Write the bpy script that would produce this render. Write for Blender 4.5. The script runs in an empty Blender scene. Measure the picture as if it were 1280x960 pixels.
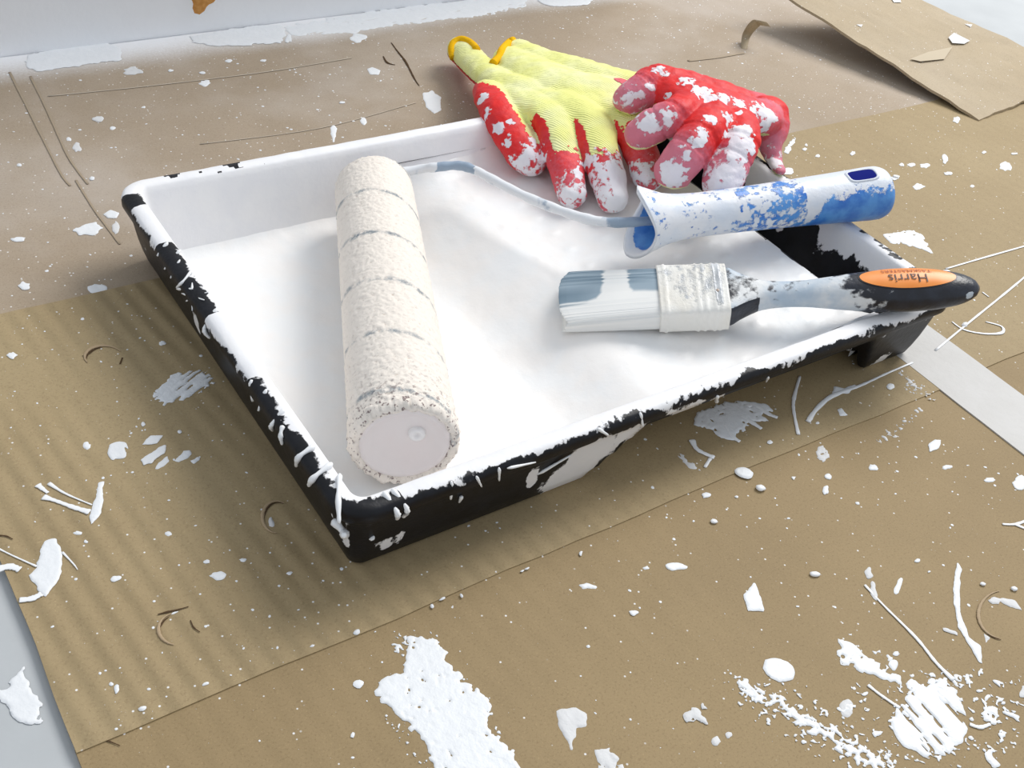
import bpy, bmesh, math, random
import numpy as np
from mathutils import Vector, Matrix, noise as mnoise
random.seed(7)
C = bpy.context.scene.collection
PI = math.pi
# ------------------------------------------------------------------ camera
F = 1417.681
RM = np.array([[0.8294212, -0.5435897, 0.1287272], [-0.2704294, -0.5923511, -0.7589388], [0.488803, 0.5946683, -0.6383113]])
CP = np.array([-0.151464, -0.272902, 0.340789])
cam = bpy.data.cameras.new('camera'); cam.sensor_width = 36; cam.lens = F / 1280 * 36
cam.clip_start = 0.01; cam.clip_end = 50
co = bpy.data.objects.new('camera', cam); C.objects.link(co)
Mw = Matrix(((RM.T @ np.diag([1, -1, -1])).tolist())).to_4x4()
Mw.translation = Vector(CP)
co.matrix_world = Mw
bpy.context.scene.camera = co
# ------------------------------------------------------------------ light, exposure
sc = bpy.context.scene
sc.view_settings.view_transform = 'Standard'; sc.view_settings.look = 'None'
sc.view_settings.gamma = 1; sc.view_settings.use_curve_mapping = False
sc.view_settings.exposure = 0.08
w = bpy.data.worlds.new('world'); sc.world = w; w.use_nodes = True
bg = w.node_tree.nodes['Background']; bg.inputs[0].default_value = (0.86, 0.92, 1, 1); bg.inputs[1].default_value = 0.66
def area(name, loc, target, size, power, col):
    l = bpy.data.lights.new(name, 'AREA'); l.shape = 'RECTANGLE'; l.size = size[0]; l.size_y = size[1]; l.energy = power; l.color = col
    o = bpy.data.objects.new(name, l); C.objects.link(o); o.location = loc
    o.rotation_euler = (Vector(target) - Vector(loc)).to_track_quat('-Z', 'Y').to_euler(); return o
area('window_light', (2.3, 0.75, 2.3), (0.2, 0.12, 0), (1.6, 1.5), 88, (1, 0.975, 0.94))

# ------------------------------------------------------------------ helpers
def at(px, py, z=-0.045):
    """pixel of the 1280x960 photograph and a height -> point in the room"""
    d = RM.T @ np.array([(px - 640) / F, (py - 480) / F, 1.0]); k = (z - CP[2]) / d[2]
    return CP + k * d
def ppm(p):
    return F / float(RM[2] @ (np.array(p) - CP))
def topix(P):
    P = np.asarray(P); c = (P - CP) @ RM.T
    return np.stack([640 + F * c[..., 0] / c[..., 2], 480 + F * c[..., 1] / c[..., 2]], -1), c[..., 2]

def hsh(ix, iy, s):
    n = (ix.astype(np.int64) * 374761393 + iy.astype(np.int64) * 668265263 + s * 1274126177) & 0x7fffffff
    n = ((n ^ (n >> 13)) * 1274126177) & 0x7fffffff
    return ((n ^ (n >> 16)) & 0xffff) / 65535.0
def vn(x, y, s=0):
    ix = np.floor(x); iy = np.floor(y); fx = x - ix; fy = y - iy
    fx = fx * fx * (3 - 2 * fx); fy = fy * fy * (3 - 2 * fy); ix = ix.astype(int); iy = iy.astype(int)
    a = hsh(ix, iy, s); b = hsh(ix + 1, iy, s); c = hsh(ix, iy + 1, s); d = hsh(ix + 1, iy + 1, s)
    return (a + (b - a) * fx + (c - a) * fy + (a - b - c + d) * fx * fy) * 2 - 1
def fbm(x, y, s=0, o=3):
    t = 0; amp = 1.0; n = 0
    for i in range(o):
        t = t + amp * vn(x * 2 ** i, y * 2 ** i, s + 17 * i); n += amp; amp *= 0.55
    return t / n * 1.4
def fb3(p, k, s=0.0, o=3):
    t = 0; a = 1.0; n = 0
    v = Vector((p[0] * k + s, p[1] * k - s, p[2] * k + 2 * s))
    for i in range(o):
        t += a * mnoise.noise(v); v = v * 2.03; n += a; a *= 0.55
    return t / n * 1.8

def mk(name, verts, faces, m, parent=None, smooth=True, attrs=None, label=None, stuff=False):
    me = bpy.data.meshes.new(name); me.from_pydata([tuple(map(float, v)) for v in verts], [], [tuple(map(int, f)) for f in faces])
    me.update()
    if smooth: me.polygons.foreach_set('use_smooth', [True] * len(me.polygons))
    if attrs:
        for k, a in attrs.items():
            at_ = me.attributes.new(k, 'FLOAT', 'POINT'); at_.data.foreach_set('value', np.asarray(a, dtype=np.float32))
    me.materials.append(m)
    o = bpy.data.objects.new(name, me); C.objects.link(o)
    if parent: o.parent = parent
    if label: o['label'] = label
    if stuff: o['kind'] = 'stuff'
    return o
def tag(o, label, cat, group=None):
    o['label'] = label; o['category'] = cat
    if group: o['group'] = group
    return o
def empty(name, label, cat, loc=(0, 0, 0), group=None):
    o = bpy.data.objects.new(name, None); C.objects.link(o); o.empty_display_size = 0.01; o.location = loc
    return tag(o, label, cat, group)
def keep(o, root):
    """parent while the mesh stays written in room coordinates"""
    o.parent = root; o.matrix_parent_inverse = Matrix.Translation(root.location).inverted(); return o

def tube(pts, rad, n=8, caps=True, flat=1.0, up=Vector((0, 0, 1))):
    pts = [Vector(tuple(p)) for p in pts]
    if not hasattr(rad, '__len__'): rad = [rad] * len(pts)
    V, Fc = [], []
    for i, p in enumerate(pts):
        t = (pts[min(i + 1, len(pts) - 1)] - pts[max(i - 1, 0)]).normalized()
        a = t.cross(up)
        if a.length < 1e-5: a = t.cross(Vector((1, 0, 0)))
        a.normalize(); b = a.cross(t).normalized()
        for k in range(n):
            th = 2 * PI * k / n; V.append(p + a * (math.cos(th) * rad[i]) + b * (math.sin(th) * rad[i] * flat))
    for i in range(len(pts) - 1):
        for k in range(n):
            Fc.append((i * n + k, i * n + (k + 1) % n, (i + 1) * n + (k + 1) % n, (i + 1) * n + k))
    if caps:
        Fc.append(tuple(range(n))[::-1]); Fc.append(tuple((len(pts) - 1) * n + k for k in range(n)))
    return V, Fc
def spline(pts, m=8):
    pts = [np.array(p, float) for p in pts]; out = []
    for i in range(len(pts) - 1):
        p0 = pts[max(i - 1, 0)]; p1 = pts[i]; p2 = pts[i + 1]; p3 = pts[min(i + 2, len(pts) - 1)]
        for k in range(m):
            t = k / m
            out.append(0.5 * (2 * p1 + (p2 - p0) * t + (2 * p0 - 5 * p1 + 4 * p2 - p3) * t * t + (3 * p1 - p0 - 3 * p2 + p3) * t ** 3))
    out.append(pts[-1]); return out

def march(X, Y, f, hfun, zb):
    """surface where f>0 on a grid (marching squares), lifted by hfun(f), edge down at zb"""
    ny, nx = f.shape; V = []; Fc = []; idx = {}
    def gv(j, i):
        k = (j, i)
        if k not in idx:
            idx[k] = len(V); V.append((X[j, i], Y[j, i], zb + hfun(f[j, i])))
        return idx[k]
    def ev(j, i, j2, i2):
        k = (j, i, j2, i2) if (j, i) < (j2, i2) else (j2, i2, j, i)
        if k not in idx:
            a = f[j, i]; b = f[j2, i2]; t = min(max(a / (a - b), 0.02), 0.98)
            idx[k] = len(V); V.append((X[j, i] + (X[j2, i2] - X[j, i]) * t, Y[j, i] + (Y[j2, i2] - Y[j, i]) * t, zb))
        return idx[k]
    pos = f > 0
    any_ = pos[:-1, :-1] | pos[1:, :-1] | pos[:-1, 1:] | pos[1:, 1:]
    for j, i in zip(*np.nonzero(any_)):
        cs = [(j, i), (j, i + 1), (j + 1, i + 1), (j + 1, i)]
        poly = []
        for q in range(4):
            a = cs[q]; b = cs[(q + 1) % 4]
            if pos[a]: poly.append(gv(*a))
            if pos[a] != pos[b]: poly.append(ev(*a, *b))
        if len(poly) >= 3: Fc.append(tuple(poly))
    return V, Fc
def sdpoly(px, py, poly):
    d = np.full(px.shape, 1e9); ins = np.zeros(px.shape, bool); n = len(poly)
    for i in range(n):
        ax, ay = poly[i]; bx, by = poly[(i + 1) % n]
        ex, ey = bx - ax, by - ay; wx, wy = px - ax, py - ay
        t = np.clip((wx * ex + wy * ey) / (ex * ex + ey * ey + 1e-12), 0, 1)
        d = np.minimum(d, np.hypot(wx - ex * t, wy - ey * t))
        c = ((ay > py) != (by > py)) & (px < (bx - ax) * (py - ay) / (by - ay + 1e-12) + ax)
        ins ^= c
    return np.where(ins, d, -d)

# ------------------------------------------------------------------ materials
def mat(name): 
    m = bpy.data.materials.new(name); m.use_nodes = True; nt = m.node_tree; return m, nt, nt.nodes['Principled BSDF']
class G:
    def __init__(s, nt): s.nt = nt; s.co = nt.nodes.new('ShaderNodeTexCoord').outputs['Object']
    def n(s, t, **k):
        o = s.nt.nodes.new(t)
        for a, b in k.items(): setattr(o, a, b)
        return o
    def l(s, a, b): s.nt.links.new(a, b)
    def put(s, sock, v):
        if isinstance(v, (int, float, tuple)): sock.default_value = v
        else: s.l(v, sock)
    def math(s, op, a, b=0.0, c=None, clamp=False):
        o = s.n('ShaderNodeMath', operation=op, use_clamp=clamp); s.put(o.inputs[0], a); s.put(o.inputs[1], b)
        if c is not None: s.put(o.inputs[2], c)
        return o.outputs[0]
    def noise(s, scale, detail=3, rough=0.55, vec=None, dist=0.0):
        o = s.n('ShaderNodeTexNoise'); o.inputs['Scale'].default_value = scale; o.inputs['Detail'].default_value = detail
        o.inputs['Roughness'].default_value = rough; o.inputs['Distortion'].default_value = dist
        s.l(vec or s.co, o.inputs['Vector']); return o.outputs['Fac']
    def stretch(s, sx, sy, sz, rot=(0, 0, 0)):
        o = s.n('ShaderNodeMapping'); o.inputs['Scale'].default_value = (sx, sy, sz); o.inputs['Rotation'].default_value = rot
        s.l(s.co, o.inputs['Vector']); return o.outputs[0]
    def ramp(s, v, a, b):   # smooth 0..1
        o = s.n('ShaderNodeMapRange', interpolation_type='SMOOTHSTEP'); s.put(o.inputs[0], v); s.put(o.inputs[1], a); s.put(o.inputs[2], b); return o.outputs[0]
    def mix(s, f, a, b):
        o = s.n('ShaderNodeMix', data_type='RGBA'); s.put(o.inputs[0], f)
        for k, v in ((6, a), (7, b)):
            if isinstance(v, tuple): o.inputs[k].default_value = (*v, 1)
            else: s.l(v, o.inputs[k])
        return o.outputs[2]
    def attr(s, name): return s.n('ShaderNodeAttribute', attribute_name=name).outputs['Fac']
    def bump(s, h, strength, dist, nrm=None):
        o = s.n('ShaderNodeBump'); o.inputs['Strength'].default_value = strength; o.inputs['Distance'].default_value = dist
        s.l(h, o.inputs['Height'])
        if nrm: s.l(nrm, o.inputs['Normal'])
        return o.outputs[0]
def simple(name, col, rough=0.6, bumpy=None, col2=None, sc2=60):
    m, nt, b = mat(name); g = G(nt)
    b.inputs['Roughness'].default_value = rough
    if rough > .85: b.inputs['Specular IOR Level'].default_value = .1
    if col2: g.l(g.mix(g.noise(sc2), col, col2), b.inputs['Base Color'])
    else: b.inputs['Base Color'].default_value = (*col, 1)
    if bumpy: g.l(g.bump(g.noise(bumpy[0], 3), bumpy[1], 0.001), b.inputs['Normal'])
    return m
def painted(name, base, paint, fine=220, amp=0.5, base2=None, paint2=None, edge=0.06, rb=0.4, rp=0.55, bs=300, bst=0.4, spec=0.5, haze=None):
    """base material with white paint where attribute pm (+ fine noise) > 0"""
    m, nt, b = mat(name); g = G(nt)
    nz = g.noise(fine, 5, 0.65)
    v = g.math('ADD', g.attr('pm'), g.math('MULTIPLY', g.math('SUBTRACT', nz, 0.5), amp))
    f = g.ramp(v, -edge, edge)
    cb = g.mix(g.ramp(g.noise(90, 4), 0.35, 0.65), base, base2 or base)
    if haze: cb = g.mix(g.math('MULTIPLY', g.ramp(g.math('ADD', g.attr('haze'), g.math('MULTIPLY', g.math('SUBTRACT', g.noise(500, 4, .7), .5), .8)), -.1, .9), .8), cb, haze)
    cp = g.mix(g.ramp(g.noise(45, 4), 0.35, 0.65), paint, paint2 or paint)
    g.l(g.mix(f, cb, cp), b.inputs['Base Color'])
    r = g.n('ShaderNodeMapRange'); g.l(f, r.inputs[0]); r.inputs[3].default_value = rb; r.inputs[4].default_value = rp; g.l(r.outputs[0], b.inputs['Roughness'])
    b.inputs['Specular IOR Level'].default_value = spec
    bm1 = g.bump(f, 0.6, 0.0006)
    g.l(g.bump(g.noise(bs, 4, 0.6), bst, 0.001, bm1), b.inputs['Normal'])
    return m
WHITE = (0.86, 0.85, 0.84)
def cardboard(name, c1, c2, flutes=0.0, dusty=0.0, spray=False):
    m, nt, b = mat(name); g = G(nt)
    col = g.mix(g.ramp(g.noise(7, 4), 0.3, 0.7), c1, c2)
    fib = g.noise(900, 2, 0.7); col = g.mix(g.math('MULTIPLY', g.ramp(fib, 0.50, 0.72), 0.45), col, (c1[0] * .55, c1[1] * .5, c1[2] * .45))
    fib2 = g.noise(1500, 1); col = g.mix(g.math('MULTIPLY', g.ramp(fib2, 0.6, 0.8), 0.35), col, (c1[0] * 1.5, c1[1] * 1.5, c1[2] * 1.5))
    if dusty:
        haze = g.ramp(g.noise(5, 5, 0.6), 0.42, 0.75); col = g.mix(g.math('MULTIPLY', haze, dusty), col, (0.78, 0.74, 0.72))
    vo = g.n('ShaderNodeTexVoronoi'); vo.inputs['Scale'].default_value = 330; g.l(g.co, vo.inputs['Vector'])
    sx_ = g.n('ShaderNodeSeparateColor'); g.l(vo.outputs['Color'], sx_.inputs[0])
    dot = g.math('MULTIPLY', g.math('SUBTRACT', 1.0, g.ramp(vo.outputs['Distance'], .10, .2)), g.ramp(g.math('ADD', sx_.outputs[0], g.math('MULTIPLY', g.noise(12, 3), .35)), 1.02 - dusty * .35, 1.06 - dusty * .35))
    col = g.mix(dot, col, (0.8, 0.79, 0.77))
    if spray:
        sx = g.n('ShaderNodeSeparateXYZ'); g.l(g.co, sx.inputs[0])
        v = g.math('ADD', sx.outputs[1], g.math('MULTIPLY', g.math('SUBTRACT', g.noise(500, 3, 0.8), 0.5), 0.02))
        v = g.math('ADD', v, g.math('MULTIPLY', g.noise(6, 2), 0.02))
        col = g.mix(g.ramp(v, 0.505, 0.552), col, (0.85, 0.85, 0.86))
    g.l(col, b.inputs['Base Color']); b.inputs['Roughness'].default_value = 0.75
    nrm = g.bump(g.noise(600, 3), 0.12, 0.0006)
    nrm = g.bump(g.noise(9, 3), 0.35, 0.012, nrm)
    if flutes:
        wv = g.n('ShaderNodeTexWave', wave_type='BANDS', bands_direction='X', wave_profile='SIN'); wv.inputs['Scale'].default_value = 0.314159 / 0.0072 * 0.68
        wv.inputs['Distortion'].default_value = 0.6; wv.inputs['Detail'].default_value = 1; wv.inputs['Detail Scale'].default_value = 0.3
        mp = g.n('ShaderNodeMapping'); mp.inputs['Rotation'].default_value = (0, 0, math.radians(-7)); g.l(g.co, mp.inputs['Vector']); g.l(mp.outputs[0], wv.inputs['Vector'])
        sp = g.n('ShaderNodeSeparateXYZ'); g.l(g.co, sp.inputs[0])
        mask = g.math('MULTIPLY', g.ramp(g.noise(8, 2), 0.25, 0.6), g.math('ADD', g.math('MULTIPLY', g.ramp(sp.outputs[0], 0.22, 0.0), 0.9), 0.14))
        g.l(g.bump(g.math('MULTIPLY', wv.outputs[0], mask), flutes, 0.0020, nrm), b.inputs['Normal'])
    else: g.l(nrm, b.inputs['Normal'])
    return m
CARD = cardboard('brown_cardboard', (0.375, 0.285, 0.155), (0.33, 0.245, 0.128), flutes=0.38)
CARDF = cardboard('brown_cardboard_front', (0.33, 0.237, 0.118), (0.285, 0.203, 0.10), flutes=0.08)
CARDA = cardboard('brown_cardboard_far', (0.40, 0.32, 0.235), (0.34, 0.265, 0.185), dusty=0.28, spray=True)
CARDE = cardboard('brown_cardboard_flap', (0.46, 0.37, 0.24), (0.40, 0.315, 0.20), dusty=0.1)
CRACK_SHADE = simple('torn_core_shadow', (0.09, 0.055, 0.03), 0.9)  # dark brown tear inside, with the hole's shadow put into the colour
RIDGE = simple('cardboard_ridge', (0.42, 0.31, 0.19), 0.8, (600, .2))
PAINTW = simple('dried_white_paint', (0.84, 0.855, 0.87), 0.5, (250, .5), (0.76, 0.78, 0.80), 120)
PAINTT = simple('thin_smeared_paint', (0.62, 0.62, 0.62), 0.65, (250, .5), (0.74, 0.74, 0.74), 150)
STRING = simple('fresh_white_paint', (0.87, 0.88, 0.89), 0.3)
FLOORM = simple('painted_concrete', (0.40, 0.42, 0.43), 0.8, (60, .3), (0.56, 0.58, 0.59), 14)
WALLM = simple('white_wall_paint', (0.90, 0.91, 0.93), 0.8, (120, .3), (0.87, 0.89, 0.92), 10)
TAPEM = simple('pale_tape', (0.50, 0.485, 0.46), 0.6, (200, .4), (0.60, 0.59, 0.575), 40)

# ------------------------------------------------------------------ setting
def slab(name, x0, x1, y0, y1, zt, th, m, nx=2, ny=2, edge=None, tilt=None, seed=0):
    xs = np.linspace(x0, x1, nx + 1); ys = np.linspace(y0, y1, ny + 1); V = []; Fc = []
    for s in (0, 1):
        for j, y in enumerate(ys):
            for i, x in enumerate(xs):
                dx = dy = 0
                if edge:
                    if i in (0, nx): dx = edge * float(fbm(np.array(y * 14.), np.array(i * 1.), seed))
                    if j in (0, ny): dy = edge * float(fbm(np.array(x * 14.), np.array(j * 1.), seed + 3))
                z = zt - s * th
                V.append((x + dx, y + dy, z))
    n = (nx + 1) * (ny + 1); W = nx + 1
    for j in range(ny):
        for i in range(nx):
            a = j * W + i; Fc.append((a, a + 1, a + 1 + W, a + W)); Fc.append((n + a, n + a + W, n + a + 1 + W, n + a + 1))
    for i in range(nx):
        a = i; Fc.append((a, n + a, n + a + 1, a + 1)); a = ny * W + i; Fc.append((a, a + 1, n + a + 1, n + a))
    for j in range(ny):
        a = j * W; Fc.append((a, a + W, n + a + W, n + a)); a = j * W + nx; Fc.append((a, n + a, n + a + W, a + W))
    return mk(name, V, Fc, m, smooth=False)
o = slab('floor', -3, 3.5, -3, 3, -0.0485, 0.05, FLOORM); o['kind'] = 'structure'
wall = slab('wall_back', -1.6, 0.62, 0.545, 0.62, 0.42, 0.4685, WALLM); wall['kind'] = 'structure'
# rusty fixing low on the wall
rust = simple('rust', (0.42, 0.16, 0.03), 0.9, (400, .6), (0.75, 0.42, 0.15), 300)
p = at(252, -2, -0.0); d = RM.T @ np.array([(252 - 640) / F, (0 - 480) / F, 1.0]); k = (0.545 - CP[1]) / d[1]; p = CP + k * d
V, Fc = [], []
N = 18
V.append((p[0], p[1] - 0.003, p[2]))
for r_ in (0.5, 1.0):
    for i in range(N):
        a = 2 * PI * i / N; rr = r_ * (0.010 + 0.003 * math.sin(3 * a + 1))
        V.append((p[0] + rr * math.cos(a) * 1.1, p[1] - (0.002 if r_ < 1 else -0.0005), p[2] + rr * math.sin(a)))
for i in range(N):
    Fc.append((0, 1 + (i + 1) % N, 1 + i)); Fc.append((1 + i, 1 + (i + 1) % N, 1 + N + (i + 1) % N, 1 + N + i))
mk('rust_stain', V, Fc, rust, wall, label='orange brown rust stain')

sheetB = slab('cardboard_sheet', -0.117, 1.02, -0.0205, 0.2475, -0.045, 0.0011, CARD, 60, 20, edge=0.0015, seed=1)
tag(sheetB, 'brown corrugated cardboard sheet lying directly under the paint tray', 'cardboard', None)
sheetC = slab('cardboard_sheet', -0.1165, 0.9, -0.45, -0.0185, -0.0456, 0.0026, CARDF, 60, 30, edge=0.001, seed=5)
tag(sheetC, 'brown cardboard sheet in the foreground with the large dry white paint patch', 'cardboard')
sheetA = slab('cardboard_sheet', -0.6, 0.83, 0.244, 0.5445, -0.0458, 0.0022, CARDA, 60, 30, edge=0.001, seed=9)
tag(sheetA, 'dusty brown cardboard sheet behind the tray, reaching to the white wall', 'cardboard')

# raised flap at top right
def patch(name, c, m, th, n=24, wob=0.001, parent=None):
    c = [np.array(v) for v in c]; V = []; Fc = []
    for s in (0, 1):
        for j in range(n + 1):
            for i in range(n + 1):
                u, v = i / n, j / n
                P = (c[0] * (1 - u) + c[1] * u) * (1 - v) + (c[3] * (1 - u) + c[2] * u) * v
                e = wob * float(fbm(np.array(u * 7.), np.array(v * 7.), 4))
                ex = 0.0012 * float(fbm(np.array(u * 40. + v * 40), np.array(2.), 8)) if (i in (0, n) or j in (0, n)) else 0
                V.append((P[0] + ex, P[1] + ex, P[2] - s * th + e))
    W = n + 1; N = W * W
    for j in range(n):
        for i in range(n):
            a = j * W + i; Fc.append((a, a + 1, a + 1 + W, a + W)); Fc.append((N + a, N + a + W, N + a + 1 + W, N + a + 1))
    for i in range(n):
        for a, b in ((i, i + 1), (n * W + i + 1, n * W + i), ((i + 1) * W, i * W), (i * W + n, (i + 1) * W + n)):
            Fc.append((a, N + a, N + b, b))
    return mk(name, V, Fc, m, parent, smooth=False)
flap = patch('cardboard_flap', [at(1224, 149, -0.0435), at(1360, 95, -0.040), at(1120, -15, -0.014), at(955, -23, -0.009)], CARDE, 0.0022)
tag(flap, 'raised cardboard flap at the top right casting a dark shadow', 'cardboard')

ty = 0.0335
tape = slab('paper_tape', 0.369, 0.4125, -0.33, ty, -0.0448, 0.0011, TAPEM, 6, 60, edge=0.0008, seed=3)
tag(tape, 'wide pale paper tape strip on the cardboard by the tray foot', 'tape')

# ------------------------------------------------------------------ paint marks dried on the cardboard
ZC = {'B': -0.045, 'C': -0.0456, 'A': -0.0458}
SPN = [0]
SH = {'B': sheetB, 'C': sheetC, 'A': sheetA}
def splat(poly, sheet='B', jag=0.0015, k=260, cell=0.0009, hgt=0.0003, m=None, holes=0.0, seed=0, z=None, name='paint_splat', parent=None, streak=None):
    SPN[0] += 1; zb = (z if z is not None else ZC[sheet]) + 0.00005 * (SPN[0] % 6); m = m or PAINTW; parent = parent or SH[sheet]
    P = np.array([at(x, y, zb)[:2] for x, y in poly]); mg = jag * 2 + 0.002
    x0, y0 = P.min(0) - mg; x1, y1 = P.max(0) + mg
    X, Y = np.meshgrid(np.arange(x0, x1, cell), np.arange(y0, y1, cell))
    f = sdpoly(X, Y, P) - jag * 0.45 + jag * fbm(X * k, Y * k, seed, 3) + jag * 0.7 * fbm(X * k * .25, Y * k * .25, seed + 5, 2)
    if holes:
        if streak is not None:
            ca, sa = math.cos(streak), math.sin(streak); U = X * ca + Y * sa; Vv = -X * sa + Y * ca
            hn = fbm(U * k * .25, Vv * k * 1.6, seed + 9, 3)
        else: hn = fbm(X * k * 1.3, Y * k * 1.3, seed + 9, 3)
        f = np.minimum(f, (hn * 1.2 + 0.95 - holes * 2.4) * 0.002 + np.clip(f, 0, 0.004) * 0.12)
    f[0, :] = f[-1, :] = -1e-3; f[:, 0] = f[:, -1] = -1e-3
    V, Fc = march(X, Y, f, lambda v: hgt * min(max(v, 0) / 0.0008, 1) + 0.00012, zb + 0.00004)
    if not Fc: return None
    return mk(name, V, Fc, m, parent, smooth=True)
def oval(cx, cy, rx, ry, rot=0, n=14, wob=0.15, seed=0):
    rnd = random.Random(seed + int(cx * 7 + cy)); out = []
    for i in range(n):
        a = 2 * PI * i / n; r = 1 + rnd.uniform(-wob, wob)
        x = rx * r * math.cos(a); y = ry * r * math.sin(a)
        out.append((cx + x * math.cos(rot) - y * math.sin(rot), cy + x * math.sin(rot) + y * math.cos(rot)))
    return out
def stroke(pts, wpx, sheet='B', m=None, name='paint_string', flat=0.35, z=None):
    zb = z if z is not None else ZC[sheet]
    P = spline([at(x, y, zb + 0.0004) for x, y in pts], 6); n = len(P)
    if not hasattr(wpx, '__len__'): wpx = [wpx] * len(pts)
    ws = np.interp(np.linspace(0, len(wpx) - 1, n), range(len(wpx)), wpx)
    rad = [max(w_, 0.4) / 2 / ppm(p) * (1 + 0.18 * math.sin(i * 2.1) * math.cos(i * .9)) for i, (w_, p) in enumerate(zip(ws, P))]
    V, Fc = tube(P, rad, 8, True, flat)
    return mk(name, V, Fc, m or STRING, SH[sheet])

# foreground sheet
splat([(505, 795), (548, 790), (556, 812), (585, 845), (604, 872), (622, 905), (640, 925), (668, 975), (545, 980), (530, 930), (500, 905), (478, 885), (465, 865), (475, 850), (500, 838), (505, 815)], 'C', 0.0028, 330, 0.0007, holes=0.13, seed=2)
splat([(490, 792), (520, 785), (520, 800), (505, 822), (486, 822)], 'C', 0.002, 700, 0.0006, holes=0.55, seed=3)
splat([(480, 890), (505, 900), (530, 935), (545, 965), (520, 970), (490, 915)], 'C', 0.002, 700, 0.0006, holes=0.6, seed=4)
splat(oval(448, 855, 6, 5), 'C', 0.0004); splat(oval(441, 919, 3, 5, .3), 'C', 0.0003)
splat([(693, 887), (720, 884), (735, 893), (733, 908), (721, 911), (714, 938), (705, 922), (697, 905)], 'C', 0.0006, m=PAINTT, seed=6)
splat([(741, 936), (762, 932), (782, 956), (785, 975), (748, 975)], 'C', 0.0012, m=PAINTT, seed=7, holes=.2)
splat([(1046, 797), (1068, 803), (1080, 816), (1110, 830), (1128, 845), (1132, 862), (1112, 862), (1090, 845), (1048, 832), (1040, 818)], 'C', 0.0014, 300, holes=0.28, seed=8)
splat(oval(1163, 903, 48, 43, n=22, wob=.05), 'C', 0.0008, 300, holes=0.20, seed=9, streak=float(np.arctan2(*(at(1195, 940) - at(1130, 865))[[1, 0]])))
for q_, hl, sd0 in (([(1060, 850), (1130, 840), (1220, 830), (1290, 850), (1290, 950), (1210, 960), (1090, 960), (1040, 900)], .72, 51), ([(930, 835), (1000, 850), (1070, 905), (1130, 940), (1120, 975), (1030, 960), (940, 900), (900, 860)], .70, 52), ([(1060, 780), (1150, 830), (1210, 850), (1180, 870), (1090, 850), (1030, 810)], .70, 53)):
    splat(q_, 'C', 0.003, 420, 0.0007, holes=hl, seed=sd0, hgt=.0002, name='paint_flecks')
splat([(1128, 840), (1150, 850), (1205, 838), (1215, 850), (1195, 862), (1208, 885), (1190, 880), (1160, 880), (1135, 868)], 'C', 0.0022, 300, holes=0.32, seed=10)
splat([(912, 842), (930, 845), (985, 872), (1035, 905), (1080, 930), (1120, 948), (1140, 975), (1100, 975), (1060, 945), (1010, 920), (985, 900), (945, 885), (920, 866)], 'C', 0.002, 420, 0.0006, holes=0.42, seed=11)
splat(oval(974, 837, 24, 14, .35, wob=.1), 'C', 0.0006, seed=12, holes=.08, streak=-.5)
splat([(928, 742), (935, 738), (943, 728), (948, 738), (952, 748), (956, 765), (934, 764)], 'C', 0.0006, seed=13)
splat(oval(873, 893, 18, 14, wob=.3), 'C', 0.0013, 300, m=PAINTT, holes=.35, seed=14)
splat(oval(1058, 886, 9, 13), 'C', 0.0005, m=PAINTT); splat(oval(895, 926, 6, 7), 'C', 0.0004, m=PAINTT); splat(oval(912, 919, 6, 5, wob=.3), 'C', 0.0008, m=PAINTT)
splat([(1206, 843), (1213, 835), (1212, 856), (1206, 864)], 'C', 0.0006)
splat([(1224, 890), (1240, 882), (1262, 884), (1282, 896), (1282, 906), (1255, 898), (1240, 908)], 'C', 0.0014, 420, holes=.35, seed=15)
splat([(1226, 938), (1240, 935), (1244, 948), (1258, 960), (1240, 962)], 'C', 0.001, seed=16, holes=.2)
splat([(1228, 872), (1236, 866), (1242, 870), (1232, 880)], 'C', 0.0006)
splat(oval(1117, 831, 7, 8), 'C', 0.0003); splat(oval(1120, 817, 5, 4), 'C', 0.0003)
splat([(1275, 855), (1290, 855), (1290, 875), (1274, 872)], 'C', 0.0008, m=PAINTT)
stroke([(1081, 731), (1105, 757), (1145, 797), (1170, 828), (1192, 850)], [4, 3, 5, 5, 8], 'C')
stroke([(1085, 856), (1100, 868), (1125, 885)], [5, 4, 5], 'C')
stroke([(1212, 905), (1225, 909), (1238, 905)], [5, 6, 4], 'C')
splat([(1197, 702), (1202, 712), (1200, 738), (1203, 770), (1212, 795), (1226, 808), (1229, 830), (1222, 828), (1210, 805), (1198, 785), (1191, 755), (1191, 725)], 'C', 0.0005, seed=17)
splat([(1177, 783), (1200, 789), (1198, 796), (1178, 789)], 'C', 0.0008, m=PAINTT)
splat([(1228, 790), (1240, 797), (1232, 806)], 'C', 0.0008, m=PAINTT)
splat(oval(1123, 733, 5, 13, .5), 'C', 0.0006, seed=18); splat(oval(1086, 716, 5, 8), 'C', 0.0007, m=PAINTT); splat(oval(1092, 738, 4, 12, -.2), 'C', 0.0007, m=PAINTT)
splat(oval(1147, 701, 5, 3), 'C', 0.0005)
stroke([(1253, 655), (1270, 655), (1290, 648)], [3, 4, 5], 'C'); stroke([(1268, 655), (1285, 662)], [4, 5], 'C')
splat([(1160, 556), (1168, 549), (1176, 550), (1174, 560), (1162, 566)], 'C', 0.0005)
splat([(1090, 550), (1105, 540), (1130, 520), (1150, 508), (1155, 515), (1130, 540), (1105, 556)], 'C', 0.0012, 420, 0.0006, m=PAINTT, holes=.55, seed=20)
splat([(1018, 560), (1030, 556), (1038, 572), (1030, 580), (1020, 572)], 'C', 0.001, 420, m=PAINTT, holes=.3)
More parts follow.
